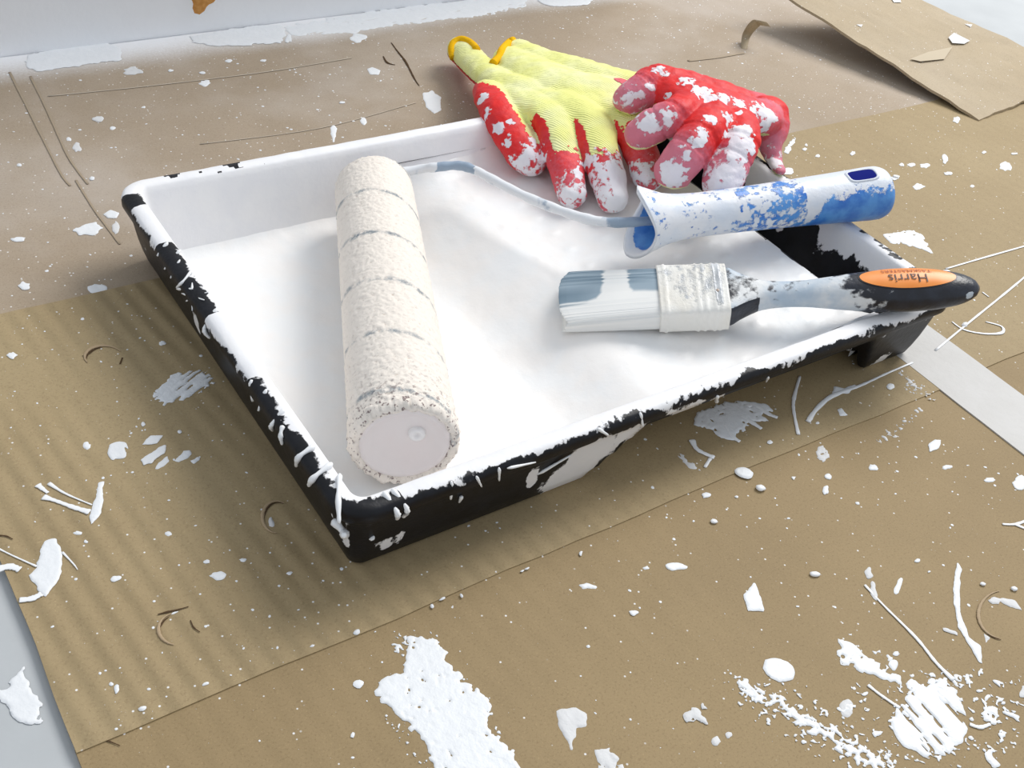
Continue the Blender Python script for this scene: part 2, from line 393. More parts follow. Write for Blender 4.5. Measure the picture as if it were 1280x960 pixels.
for cx, cy, rx, ry in [(1092, 584, 6, 4), (1035, 595, 4, 4), (1032, 612, 4, 6), (992, 597, 4, 3), (1184, 584, 6, 3), (1237, 600, 7, 3), (1072, 629, 3, 2), (1275, 603, 9, 8), (883, 619, 5, 4), (921, 621, 3, 2), (736, 733, 12, 4), (735, 808, 3, 3), (844, 708, 16, 5), (997, 758, 3, 2), (1161, 715, 3, 2), (792, 766, 6, 4), (808, 710, 5, 3), (985, 648, 4, 2)]:
    splat(oval(cx, cy, rx, ry, wob=.25), 'C', 0.0004, cell=0.0006)
# sheet under the tray
splat([(188, 499), (196, 482), (215, 466), (235, 460), (262, 461), (272, 480), (255, 488), (245, 497), (225, 503), (205, 506)], 'B', 0.0022, 420, 0.0006, holes=.34, seed=21, streak=.5)
splat(oval(149, 562, 15, 11, -.3, wob=.2), 'B', 0.001, holes=.15, seed=22)
for p_ in ([(178, 556), (188, 545), (204, 544), (196, 554)], [(175, 575), (192, 563), (208, 555), (206, 567), (190, 580), (178, 583)], [(190, 587), (203, 573), (211, 567), (211, 577), (198, 589)], [(218, 577), (230, 564), (240, 561), (240, 568), (224, 579)], [(238, 576), (248, 570), (252, 574), (242, 580)]):
    splat(p_, 'B', 0.0007, cell=0.0006, seed=23)
splat([(55, 676), (72, 671), (78, 690), (79, 715), (62, 745), (56, 758), (50, 742), (32, 720), (45, 708), (50, 690)], 'B', 0.001, seed=24)
stroke([(-5, 684), (15, 694), (46, 708)], [3, 2, 3]); stroke([(-5, 712), (12, 708), (25, 712)], [12, 10, 9], flat=.15); stroke([(78, 690), (92, 705), (97, 712)], [3, 2, 1]); stroke([(24, 750), (40, 748), (52, 742)], [8, 9, 8], flat=.15)
stroke([(47, 606), (52, 610), (60, 616)], [9, 6, 4], flat=.2); stroke([(61, 604), (82, 617), (115, 631)], [6, 3, 2]); stroke([(54, 621), (70, 626), (92, 634), (112, 640)], [10, 5, 7, 9], flat=.2)
splat([(122, 603), (130, 602), (129, 625), (127, 640), (114, 658), (112, 645), (118, 625)], 'B', 0.0006, seed=25)
for cx, cy, rx, ry in [(15, 444, 7, 5), (109, 558, 5, 5), (98, 667, 7, 3), (107, 677, 4, 3), (145, 723, 8, 4), (179, 530, 3, 3), (203, 429, 4, 3), (103, 399, 3, 2), (125, 842, 3, 3), (139, 855, 4, 3), (146, 862, 5, 7), (361, 717, 5, 3), (224, 482 + 58, 3, 3), (210, 667, 4, 3), (304, 700, 6, 3), (273, 720, 10, 5), (258, 702, 5, 3)]:
    splat(oval(cx, cy, rx, ry, wob=.25), 'B', 0.0004, cell=0.0006)
splat([(862, 533), (870, 515), (905, 503), (940, 500), (970, 512), (955, 520), (968, 527), (940, 530), (935, 545), (925, 540), (915, 553), (895, 545), (880, 535)], 'B', 0.0018, 300, holes=.2, seed=26)
for p_ in ([(930, 508), (945, 507), (960, 517), (972, 522)], [(925, 520), (940, 528), (952, 536)], [(905, 530), (915, 545), (925, 552)]):
    stroke(p_, [6, 8, 5], flat=.2)
splat(oval(930, 591, 12, 7, .3, wob=.08), 'B', 0.0004, hgt=0.0006); stroke([(865, 550), (872, 562), (893, 572)], [9, 6, 7], flat=.3); stroke([(881, 584), (888, 573)], [4, 5])
splat([(840, 567), (850, 565), (870, 580), (878, 590), (865, 590), (852, 578)], 'B', 0.0012, 300, m=PAINTT, holes=.4, seed=27)
stroke([(1000, 470), (993, 495), (992, 512), (998, 543)], [3, 5, 4, 5])
stroke([(1141, 453), (1110, 466), (1075, 482), (1040, 495), (1020, 512), (1010, 527)], [3, 3, 4, 7, 6, 7]); splat([(1038, 494), (1042, 482), (1055, 486), (1075, 478), (1060, 492)], 'B', 0.0006)
splat([(1046, 512), (1052, 510), (1060, 519), (1050, 521)], 'B', 0.0005); splat(oval(1022, 529, 3, 2), 'B', 0.0003); splat(oval(1113, 483, 5, 4), 'B', 0.0005); splat(oval(962, 553, 4, 3), 'B', 0.0003)
splat([(1118, 458), (1160, 484), (1168, 500), (1130, 490)], 'B', 0.002, 600, 0.0006, m=PAINTT, holes=.62, seed=28)
splat([(1103, 293), (1140, 287), (1152, 293), (1158, 303), (1168, 318), (1140, 308), (1112, 304)], 'B', 0.0014, 300, holes=.15, seed=29)
stroke([(1169, 438), (1215, 400), (1262, 362), (1300, 330)], [3, 3, 3, 3]); stroke([(1182, 336), (1230, 322), (1290, 305)], [2.5, 3, 3]); stroke([(1190, 402), (1205, 412), (1230, 417), (1252, 416), (1252, 408), (1232, 402)], [2, 3, 3, 5, 3, 2]); stroke([(1228, 365), (1236, 371)], 2)
splat(oval(1206, 406, 4, 3), 'B', 0.0003, hgt=.0012)
splat([(978, 190), (992, 170), (996, 173), (986, 194)], 'B', 0.0008, holes=.1); splat(oval(985, 214, 8, 5), 'B', 0.0008)
for cx, cy, rx, ry in [(1119, 222, 6, 3), (1156, 207, 6, 3), (1139, 206, 4, 2), (1127, 206, 3, 2), (1195, 150, 5, 4), (1181, 198, 4, 6), (1185, 217, 5, 2), (1258, 208, 8, 6), (1148, 233, 7, 4), (1022, 195, 4, 2), (1006, 186, 3, 2), (1066, 192, 4, 3), (1268, 192, 5, 1.5), (1215, 228 + 5, 3, 2), (1182, 339, 5, 2), (1230, 190, 3, 2), (1008, 181, 2, 2)]:
    splat(oval(cx, cy, rx, ry, wob=.3), 'B', 0.0004, cell=0.0007)
# far sheet
splat([(32, 68), (60, 62), (132, 52), (153, 60), (152, 76), (105, 82), (45, 90), (32, 82)], 'A', 0.0015, 300, 0.0011, seed=31)
splat([(236, 46), (310, 32), (352, 31), (360, 40), (352, 55), (262, 58), (240, 52)], 'A', 0.002, 300, 0.0011, seed=32)
splat([(350, 33), (470, 12), (540, 3), (665, -5), (655, 10), (600, 20), (500, 32), (440, 42), (362, 44)], 'A', 0.003, 300, 0.0012, holes=.12, seed=33, streak=.1)
splat([(528, 117), (540, 113), (552, 122), (553, 138), (543, 142), (532, 135)], 'A', 0.0008, seed=34)
splat([(458, 86), (465, 83), (476, 88), (474, 94), (462, 94)], 'A', 0.0005)
splat([(90, 288), (102, 282), (120, 277), (130, 285), (118, 295), (98, 294)], 'A', 0.0012, seed=35); splat([(128, 268), (138, 262), (149, 266), (146, 273), (134, 273)], 'A', 0.0004)
splat([(672, 0), (700, -3), (745, -3), (735, 6), (700, 9), (680, 6)], 'A', 0.0012, seed=36)
for cx, cy, rx, ry, t_ in [(448, 47, 11, 6, 0), (256, 104, 8, 4, 0), (166, 89, 12, 5, 1), (122, 149, 8, 4, 1), (122, 361, 13, 6, 0), (30, 357, 8, 5, 0), (417, 166, 4, 10, 0), (454, 151, 4, 5, 0), (286, 76, 4, 2, 0), (329, 76, 4, 2, 0), (253, 91, 4, 2, 0), (428, 128, 5, 2, 0), (141, 160, 4, 2, 0), (86, 174, 4, 3, 0), (96, 184, 6, 6, 1), (24, 206, 3, 2, 0), (361, 48, 5, 5, 0), (213, 88, 4, 2, 0), (180, 134, 3, 1.5, 0), (476, 101, 3, 1.5, 0), (145, 285, 5, 9, 1), (22, 299, 10, 3, 0), (115, 223, 3, 2, 0)]:
    splat(oval(cx, cy, rx, ry, wob=.25), 'A', 0.0005, cell=0.0008, m=PAINTT if t_ else None)
# flap marks, floor marks
def onflap(x, y):  # the flap is bilinear: find the height where the pixel meets it
    c = [at(1224, 149, -0.0435), at(1360, 95, -0.040), at(1120, -15, -0.014), at(955, -23, -0.009)]
    n = np.cross(c[1] - c[0], c[3] - c[0]); d = RM.T @ np.array([(x - 640) / F, (y - 480) / F, 1.0])
    return CP + d * (np.dot(c[0] - CP, n) / np.dot(d, n))
def flapmark(poly, m):
    P = [onflap(x, y) + np.array([0, 0, 0.0010]) for x, y in poly]; c = sum(P) / len(P) + np.array([0, 0, 0.0004])
    mk('paint_splat', [c] + P, [(0, 1 + (i + 1) % len(P), 1 + i) for i in range(len(P))], m, flap)
flapmark([(1185, 48), (1192, 42), (1212, 52), (1205, 56), (1190, 55)], PAINTT); flapmark([(1137, 75), (1160, 66), (1190, 60), (1180, 75), (1150, 78)], simple('pale_rub', (.56, .48, .36), .9))
flapmark([(1070, 32), (1078, 32), (1076, 35)], PAINTW); flapmark([(1113, -2), (1124, -2), (1126, 4), (1117, 4)], PAINTW); flapmark([(1205, 31), (1215, 32), (1213, 35)], PAINTW)
splat([(28, 835), (40, 852), (55, 880), (50, 905), (35, 915), (5, 890), (-10, 870)], z=-0.0485, parent=bpy.data.objects['floor'], jag=.002, seed=41)

# seams, creases and tears
def ridge(pts, wpx, sheet, m=None, name='crease', h=0.0003):
    stroke(pts, wpx, sheet, m or RIDGE2, name, 0.12)
RIDGE2 = simple('crease_card', (0.36, 0.285, 0.20), 0.8)
CRE = simple('crease_shadow_side', (0.36, 0.26, 0.16), 0.9)
ridge([(38, 95), (60, 140), (85, 195), (110, 230)], 3, 'A'); ridge([(12, 90), (42, 150), (75, 215), (88, 232)], 3, 'A'); ridge([(95, 225), (118, 262), (150, 305)], 3, 'A')
RIDL = simple('pale_scuff', (.52, .45, .36), .9); ridge([(60, 120), (180, 108), (330, 90), (440, 72)], 2, 'A', RIDL); ridge([(250, 180), (400, 160), (520, 128)], 1.5, 'A', RIDL); ridge([(860, 76), (895, 72), (930, 66)], 4, 'A')
def arc(cx, cy, rx, ry, a0, a1, n=10):
    return [(cx + rx * math.cos(math.radians(a0 + (a1 - a0) * i / n)), cy + ry * math.sin(math.radians(a0 + (a1 - a0) * i / n))) for i in range(n + 1)]
def tear(cx, cy, rx, ry, sheet, a0, a1, c0, c1):
    stroke(arc(cx, cy, rx, ry, a0, a1), [1, 4, 5, 3, 1], sheet, RIDGE, 'torn_edge', 0.5)
    stroke(arc(cx + 2, cy + 2, rx, ry, c0, c1), [0.8, 2.5, 1.8, 0.6], sheet, CRACK_SHADE, 'tear', 0.2)  # thin dark stroke paints the shadowed gap, no real recess
tear(130, 446, 24, 14, 'B', 150, 330, 180, 260); stroke([(103, 445), (112, 441), (118, 437), (131, 431)], [1, 2.5, 1.5, 1], 'B', CRACK_SHADE, 'tear', .2); stroke([(150, 455), (153, 447)], 2, 'B', CRACK_SHADE, 'tear', .2)
tear(346, 646, 18, 20, 'B', 90, 300, 170, 290); splat([(335, 648), (340, 643), (343, 660), (336, 658)], 'B', 0.0006, m=PAINTT); 
tear(222, 786, 24, 20, 'B', 100, 250, 190, 240); stroke([(197, 768), (208, 765), (222, 762), (236, 758)], [1, 3, 2, 1], 'B', CRACK_SHADE, 'tear', .2); splat([(211, 769), (216, 763), (226, 764), (215, 770)], 'B', .0003)
stroke([(238, 775), (242, 784), (250, 790)], [1, 2, 1], 'B', CRACK_SHADE, 'tear', .2)
tear(1255, 768, 32, 30, 'C', 100, 260, 100, 170); splat([(1232, 750), (1240, 745), (1270, 750), (1280, 765), (1268, 762), (1252, 756), (1240, 758)], 'C', .001, m=PAINTT, holes=.3)
stroke([(489, 53), (497, 64), (507, 77), (518, 98), (524, 107)], [1, 2, 3, 2, 1], 'A', CRACK_SHADE, 'tear', .2); stroke([(479, 70), (484, 78), (494, 81)], [1, 3.5, 1], 'A', CRACK_SHADE, 'tear', .2)
stroke([(125, 924), (135, 926), (150, 932)], [1, 2, 1], 'C', CRACK_SHADE, 'tear', .2); stroke([(-2, 669), (8, 670), (16, 674)], [2, 2, 1], 'B', CRACK_SHADE, 'tear', .2)
# curl of torn paper standing up on the far sheet
pts = [at(930, 62, -0.046), at(933, 45, -0.040), at(942, 32, -0.028), at(950, 26, -0.022), at(956, 32, -0.026)]
V = []; Fc = []
side = np.array([0.008, -0.006, 0.0])
for i, p in enumerate(spline(pts, 6)):
    s_ = side * (0.5 + 0.5 * min(i / 12, 1)); V += [p - s_ * .5, p + s_ * .5]
n_ = len(V) // 2
for i in range(n_ - 1): Fc.append((2 * i, 2 * i + 1, 2 * i + 3, 2 * i + 2))
cu = mk('paper_curl', V, Fc, CARDE, sheetA, label='torn curl of brown paper standing up'); sm = cu.modifiers.new('s', 'SOLIDIFY'); sm.thickness = 0.0006

# small specks: stuff
def specks(name, parent, zb, n, region, rmin, rmax, m, seed):
    rnd = random.Random(seed); V = []; Fc = []; c_ = 0
    while c_ < n:
        x = rnd.uniform(*region[0]); y = rnd.uniform(*region[1])
        r = rmin + (rmax - rmin) * rnd.random() ** 4; b = len(V); el = rnd.uniform(.6, 1.0); ro = rnd.uniform(0, PI)
        for k in range(6):
            a = k * PI / 3; u, v_ = r * math.cos(a) * rnd.uniform(.8, 1.1), r * el * math.sin(a) * rnd.uniform(.8, 1.1)
            V.append((x + u * math.cos(ro) - v_ * math.sin(ro), y + u * math.sin(ro) + v_ * math.cos(ro), zb + 0.0001))
        V.append((x, y, zb + 0.0001 + r * 0.35))
        for k in range(6): Fc.append((b + k, b + (k + 1) % 6, b + 6))
        c_ += 1
    return mk(name, V, Fc, m, parent, stuff=True)
specks('paint_specks', sheetC, -0.0456, 620, ((-0.11, 0.6), (-0.21, -0.022)), 0.00012, 0.0011, PAINTW, 1)
specks('paint_specks', sheetB, -0.045, 420, ((-0.11, 0.0), (-0.02, 0.24)), 0.0001, 0.0009, PAINTW, 2)
specks('paint_specks', sheetB, -0.045, 500, ((0.0, 0.9), (-0.02, 0.24)), 0.0001, 0.0012, PAINTW, 3)
specks('paint_specks', sheetA, -0.0458, 1500, ((-0.2, 0.8), (0.25, 0.54)), 0.0002, 0.0013, PAINTW, 4)
rnd = random.Random(5); V = []; 
for i in range(40):   # crumbs gathered along the seam
    t = rnd.random() ** 1.3; p = at(100 + 640 * t, 912 - 228 * t + rnd.uniform(-3, 3), -0.045)
    if i % 4 == 0: splat(oval(*topix(p)[0], rnd.uniform(2, 7), rnd.uniform(1.5, 3.5), -.4, n=8, wob=.3, seed=i), 'B', .0003, cell=.0005, hgt=.0006)
# loose paint crumbs lying on the sheets
def crumb(px, py, r, zb, seed, label, gx=1.0):
    bm = bmesh.new(); bmesh.ops.create_icosphere(bm, subdivisions=2, radius=1)
    for v in bm.verts:
        q = v.co * (1 + .25 * mnoise.noise(v.co * 1.7 + Vector((seed, 0, 0)))); v.co = Vector((q.x * r * 1.3 * gx, q.y * r, q.z * r * .55))
    mn = min(v.co.z for v in bm.verts); c = at(px, py, zb)
    me = bpy.data.meshes.new('paint_crumb'); bm.to_mesh(me); bm.free(); me.materials.append(STRING)
    for p in me.polygons: p.use_smooth = True
    o = bpy.data.objects.new('paint_crumb', me); C.objects.link(o); o.location = (c[0], c[1], c[2] - mn); o.rotation_euler.z = -.5
    tag(o, label, 'paint crumb', 'loose dried paint crumbs')
crumb(950, 612, .0020, -.0456, 1, 'white dried paint crumb on the cardboard in front of the tray, largest of the crumbs')
crumb(892, 653, .0014, -.0456, 2, 'white paint crumb left of and below the largest crumb')
crumb(1018, 719, .0015, -.0456, 3, 'elongated white paint crumb alone in the middle of the foreground sheet', 1.5)
crumb(1228, 731, .0011, -.0456, 4, 'small white paint crumb near the torn ring at the right edge')
crumb(1119, 222, .0018, -.045, 5, 'white paint crumb just right of the roller handle end')
crumb(1267, 737, .0014, -.0456, 6, 'white paint crumb above the torn ring at the right edge')

# ================================================================== PAINT TRAY
TW, TL = 0.28, 0.3885
def rrect(inset, r, n_side, n_c):
    """rounded rectangle perimeter, counter-clockwise from the near left corner"""
    x0, x1, y0, y1 = inset, TL - inset, inset, TW - inset; P = []; Nn = []
    rr = max(r - inset, 0.003)
    for (cx, cy, a0, tgt) in ((x1 - rr, y0 + rr, -90, 'near'), (x1 - rr, y1 - rr, 0, 'end'), (x0 + rr, y1 - rr, 90, 'back'), (x0 + rr, y0 + rr, 180, 'left')):
        for i in range(n_c + 1):
            a = math.radians(a0 + 90 * i / n_c); P.append((cx + rr * math.cos(a), cy + rr * math.sin(a))); Nn.append((math.cos(a), math.sin(a)))
        nx_ = {'near': (x1, y1 - rr), 'end': (x0 + rr, y1), 'back': (x0, y0 + rr), 'left': (x1 - rr, y0)}[tgt]
        a_ = P[-1]; m = n_side[0] if tgt in ('end', 'left') else n_side[1]
        for i in range(1, m):
            t = i / m; P.append((a_[0] + (nx_[0] - a_[0]) * t, a_[1] + (nx_[1] - a_[1]) * t)); Nn.append(Nn[-1])
    return P, Nn
def sstep(a, b, x): t = min(max((x - a) / (b - a), 0), 1); return t * t * (3 - 2 * t)
def zf(x, y=0.14):
    z = -0.0425 + 0.0175 * sstep(0.145, 0.200, x) + 0.0165 * sstep(0.19, 0.42, x) * 1.25
    if x > 0.3355: z = -0.0405
    return z
def zb(x): return -0.0448 + 0.031 * sstep(0.128, 0.168, x) - 0.031 * sstep(0.322, 0.340, x)
tray = empty('paint_tray', 'black plastic roller tray coated inside with pale white paint, holding roller and brush', 'paint tray', (0.19, 0.14, -0.045))
rings = [(0.0215, None, -.4), (0.0165, -0.025, -.25), (0.0140, -0.012, -.1), (0.0115, -0.004, .05), (0.0102, -0.0008, .15), (0.0088, 0.0002, .22), (0.0060, 0.0005, .32), (0.0025, 0.0002, .42),
         (0.0008, -0.001, .5), (0.0, -0.003, .56), (0.0, -0.0065, .64), (0.0012, -0.0082, .68), (0.0030, -0.0090, .71), (0.0040, -0.013, .75), (0.0052, -0.020, .8), (0.0066, -0.028, .86), (0.0085, -0.036, .92), (0.0105, -0.0425, .96), (0.0135, None, 1.0), (0.0150, None, 1.05)]
NS, NC = (300, 210), 14
V, Fc, PM = [], [], []
BL = [(at(742, 570, -.02), .012, .9), (at(705, 600, -.035), .010, .7), (at(720, 603, -.042), .008, .8), (at(480, 668, -.03), .006, .35), (at(865, 508, -.008), .008, .5), (at(1108, 425, -.03), .005, .8), (at(1095, 445, -.04), .006, .5), (at(780, 535, -.012), .008, .6)]
for ri, (ins, zz, vv) in enumerate(rings):
    P, Nn = rrect(ins, 0.0165, NS, NC)
    for (x, y), (nx_, ny_) in zip(P, Nn):
        zl = zb(x)
        if ri == 0: z = zf(min(x, TL - .02)) - 0.001
        elif ri in (1, 2): z = min(max(zz, zf(x) + (0.007 if ri == 1 else .009)), -.0055 if ri == 1 else -.0048)
        elif zz is None: z = zl
        else: z = max(zz, zl) if ri > 11 else zz
        if 3 < ri < 12: z += 0.0003 * fb3((x, y, vv * .03), 60, 3)
        V.append((x, y, z))
        # white paint down to v < thr
        n1 = fb3((x, y, vv * .05), 55, 1.0); n2 = fb3((x, y, vv * .02), 260, 5.0)
        if nx_ < -.6:
            t = 1 - y / TW     # A -> B
            thr = .45
            if t < .052: thr = .6
            elif t < .10: thr = .16 + 2.2 * max(0, .035 - t) * 4
            elif t < .235: thr = .52
            elif t < .47: thr = .24
            elif t < .65: thr = .55
            else: thr = .33
            thr += .10 * n1 + .05 * n2
        elif ny_ < -.6:
            t = x / TL
            thr = .46 if t > .07 else .25
            if t > .42: thr = .50 + .05 * n1
            if .35 < t < .40: thr = .38
            thr += .10 * n1 + .10 * n2
        elif ny_ > .6:
            thr = .62 + .1 * n1
            if .07 < x / TL < .22 and n1 > .1: thr = .2
        elif nx_ > .6:
            thr = .36 + .22 * n1 + .12 * n2
            if vv < .1 and z < -.012: thr = -.6 + .9 * max(n1 + .1, 0) + (0.5 if y < .075 else 0)
        else: thr = (.56 if (x < .03 and y > .2) else .36) + .1 * n1
        pm = (thr - vv) * 3.0
        if vv > .6:
            for c_, r_, s_ in BL:
                dd = math.dist(c_, (x, y, z))
                if dd < r_ * 1.6: pm = max(pm, s_ * (1 - dd / (r_ * 1.3)) + .25 * n2)
            pm = max(pm, (n1 - .62) * 2)
        if x > .337 and x < TL - .01 and vv < .12 and z < -.006: pm = min(pm, n1 * 1.2 + (z + .016) * 70)
        PM.append(pm)
n_ = len(P); nr = len(rings)
for r in range(nr - 1):
    for i in range(n_):
        j = (i + 1) % n_; Fc.append((r * n_ + i, (r + 1) * n_ + i, (r + 1) * n_ + j, r * n_ + j))
TRAYM = painted('tray_black_plastic', (0.003, 0.0032, 0.005), (0.86, 0.855, 0.86), fine=260, amp=.8, spec=.3, base2=(0.006, 0.007, 0.011), paint2=(0.82, .82, .84), rb=.42, rp=.45, bs=220, bst=.25)
INSM = painted('tray_inner_paint', (0.012, 0.012, 0.014), (0.88, 0.86, 0.84), fine=200, amp=.6, paint2=(0.86, 0.865, 0.865), rb=.3, rp=.42, bs=130, bst=.28)
shell = keep(mk('rim_and_walls', V, [f[::-1] for f in Fc], TRAYM, None, attrs={'pm': PM}), tray)
# floor, ramp and trough
xs = sorted(list(np.arange(0.010, 0.3345, 0.0022)) + [0.3350, 0.3354, 0.3357, 0.3362] + list(np.arange(0.338, TL - .010, 0.002)))
ys = np.arange(0.010, TW - .0095, 0.0022); V, Fc, PM = [], [], []
ins = 0.0155; rc = 0.014
bumps = [(bx + (0.009 if k % 2 else 0), by) for k, bx in enumerate(np.arange(.205, .33, .0125)) for by in np.arange(.03, .26, .018)]
for y in ys:
    for x in xs:
        qx = abs(x - TL / 2) - (TL / 2 - ins - rc); qy = abs(y - TW / 2) - (TW / 2 - ins - rc)
        d = rc - math.hypot(max(qx, 0), max(qy, 0)) - min(max(qx, qy), 0); cx_, cy_ = x, y
        if d < 0:   # pull onto the rounded boundary
            sx = math.copysign(1, x - TL / 2); sy = math.copysign(1, y - TW / 2)
            if qx > 0 and qy > 0:
                l_ = math.hypot(qx, qy); qx *= rc / l_; qy *= rc / l_
            qx = min(qx, rc); qy = min(qy, rc)
            cx_ = TL / 2 + sx * (TL / 2 - ins - rc + qx); cy_ = TW / 2 + sy * (TW / 2 - ins - rc + qy); d = 0
        z = zf(x if x < .3355 else x); z += min(0.0085, max(0.0004, -0.0065 - z)) * max(0, 1 - d / 0.016) ** 2.2
        if x < .335:
            z += 0.0004 * fb3((x, y, 0), 40, 2) + .00025 * fb3((x, y, 0), 130, 7)
            if x > .19:
                for bx, by in bumps:
                    q = (x - bx) ** 2 + (y - by) ** 2
                    if q < 1.2e-5: z += .0007 * (1 - q / 1.2e-5)
            z = min(z, -.0045)
        V.append((cx_, cy_, z)); n1 = fb3((x, y, z), 60, 2)
        PM.append(1.0 if x < .334 else (-.45 + n1 * 1.3))
        if x < .3355 and x > .326 and abs(y - .097) < .006: PM[-1] = .1
W_ = len(xs)
for j in range(len(ys) - 1):
    for i in range(W_ - 1): Fc.append((j * W_ + i, j * W_ + i + 1, (j + 1) * W_ + i + 1, (j + 1) * W_ + i))
bas = keep(mk('basin', V, Fc, INSM, None, attrs={'pm': PM}, label='paint covered well and ramp of the tray'), tray)
# drips and threads of paint over the rim
def rimpt(t, v, side='left'):
    """t along the side, v 0 top inner edge .. 1 lip bottom .. down the wall"""
    prof = [(0.010, 0.0012), (0.004, 0.0014), (-0.0006, -0.001), (-0.0006, -0.0075), (0.0046, -0.016), (0.006, -0.026)]
    f_ = v * 3; i = min(int(f_), 4); u = f_ - i; a = prof[i][0] * (1 - u) + prof[i + 1][0] * u; z = prof[i][1] * (1 - u) + prof[i + 1][1] * u
    if side == 'left': return np.array([a, TW * (1 - t), z])
    return np.array([TL * t, a, z])
def drip(pts, wd, side='left'):
    P = spline([rimpt(t, v, side) for t, v in pts], 5); n = len(P)
    V, Fc = tube(P, [wd * (1 + .25 * math.sin(i * 1.3)) * (.5 if i in (0, n - 1) else 1) for i in range(n)], 7)
    keep(mk('paint_drip', V, Fc, STRING), tray)
for pts, wd in [([(.27, .0), (.285, .9)], .0008), ([(.30, .2), (.315, .9)], .0006), ([(.34, .1), (.36, .55), (.345, .9)], .0007), ([(.345, .95), (.39, .4)], .0007), ([(.37, .85), (.43, .3)], .0005), ([(.375, .3), (.42, .9)], .0005), ([(.39, .9), (.41, .05)], .0005), ([(.46, .1), (.475, .9), (.485, 1.1)], .001),
                ([(.655, .5), (.665, 1.1)], .0012), ([(.69, .3), (.70, 1.0)], .0009), ([(.745, .2), (.752, .8), (.742, 1.1)], .001), ([(.775, .5), (.785, .7), (.79, .95)], .001), ([(.84, .1), (.845, .6), (.835, 1.05)], .0012), ([(.885, .0), (.895, .6), (.885, 1.0)], .0013), ([(.91, .0), (.95, .35), (.985, .8)], .0011), ([(.955, 1.1), (.975, 1.25), (.99, 1.1)], .0018), ([(.24, .2), (.25, .8)], .0009)]:
    drip(pts, wd)
for pts, wd in [([(.055, .1), (.06, .8), (.062, 1.05)], .0012), ([(.065, .1), (.072, .8), (.071, 1.1)], .0011), ([(.13, .5), (.131, 1.1)], .0009), ([(.16, .6), (.168, 1.0)], .0006), ([(.19, .6), (.193, 1.05)], .0007), ([(.20, .7), (.24, .85)], .0006), ([(.33, .5), (.345, .85)], .0008), ([(.395, .5), (.40, 1.0)], .0008), ([(.52, .9), (.535, 1.25), (.54, 1.35)], .0009), ([(.61, .9), (.62, 1.2)], .0006), ([(.15, 1.25), (.151, 1.45)], .0008), ([(.26, 1.5), (.30, 1.2)], .0007), ([(.04, 1.5), (.043, 1.55)], .0012)]:
    drip(pts, wd, 'near')

# ================================================================== PAINT ROLLER
roller = empty('paint_roller', 'paint roller with fluffy cream sleeve and blue-white handle lying across the tray', 'paint roller', (0.1, 0.15, -0.02))
RZ = -0.0172
e0 = at(506, 556, RZ + .003); e1 = at(467, 233, RZ + 0.003)
ax = (e1 - e0); LR = np.linalg.norm(ax); ax /= LR
sd = np.cross(ax, [0, 0, 1]); sd /= np.linalg.norm(sd); upv = np.cross(sd, ax)
RR = 0.0250
def cyl(u, r, th): return e0 + ax * u + (sd * math.cos(th) + upv * math.sin(th)) * r
NA, NU = 200, 330; V, Fc, PM = [], [], []
prof = [(0.006, RR - .0070), (0.002, RR - .0055), (-.001, RR - .0040), (-.0015, RR - .0022), (0.0005, RR - .0006)]
us = [p[0] for p in prof] + list(np.linspace(.003, LR - .004, NU)) + [LR - .001, LR, LR - .001]
rs = [p[1] for p in prof] + [RR] * NU + [RR - .002, RR - .006, RR - .012]
for i, (u, r) in enumerate(zip(us, rs)):
    near = math.exp(-max(u, 0) / .02)
    for k in range(NA):
        th = 2 * PI * k / NA; p = cyl(u, r, th)
        n1 = fb3(p, 420, 1, 2); n2 = fb3(p, 900, 4, 1)
        d_ = .00032 * n1 + .0002 * n2 + near * .0016 * abs(fb3(p, 300, 8, 2))
        V.append(cyl(u - (near * .001 * n1), (r + d_) * (1 - .085 * u / LR), th))
        PM.append(n1 * .6 + n2 * .4)
n_ = len(us)
for i in range(n_ - 1):
    for k in range(NA):
        j = (k + 1) % NA; Fc.append((i * NA + k, i * NA + j, (i + 1) * NA + j, (i + 1) * NA + k))
spi = []
PITCH = LR / 5.2
for i, u in enumerate(us):
    for k in range(NA):
        th = 2 * PI * k / NA
        ph = (u / PITCH - th / (2 * PI) * 0.9 + .02) % 1.0
        spi.append(min(ph, 1 - ph) * PITCH)
m, nt, b = mat('roller_nap'); g = G(nt)
pmv = g.attr('pm'); nz = g.noise(800, 3, .7)
col = g.mix(g.ramp(g.math('ADD', pmv, g.math('MULTIPLY', g.math('SUBTRACT', nz, .5), 1.2)), -1.2, -.3), (0.62, 0.52, 0.44), (0.87, 0.80, 0.72))
line = g.math('SUBTRACT', 1.0, g.ramp(g.math('ADD', g.attr('spiral'), g.math('MULTIPLY', g.math('SUBTRACT', g.noise(300, 4, .7), .5), .0085)), .0000, .0030))
line = g.math('MULTIPLY', line, g.ramp(g.noise(150, 3, .7), .38, .6))
col = g.mix(g.math('MULTIPLY', line, .95), col, (0.17, 0.22, 0.26))
pit = g.math('MULTIPLY', g.attr('pits'), g.ramp(g.noise(420, 2, .6), .56, .66))
col = g.mix(pit, col, (0.16, 0.10, 0.10))
g.l(col, b.inputs['Base Color']); b.inputs['Roughness'].default_value = .9
g.l(g.bump(g.noise(900, 4, .7), .45, .0009), b.inputs['Normal'])
pits = []
for u in us: pits += [min(1, .10 + .75 * math.exp(-max(u - .004, 0) / .012))] * NA
keep(mk('sleeve', V, Fc, m, attrs={'pm': PM, 'spiral': spi, 'pits': pits}, label='fluffy cream nap sleeve with thin grey spiral lines'), roller)
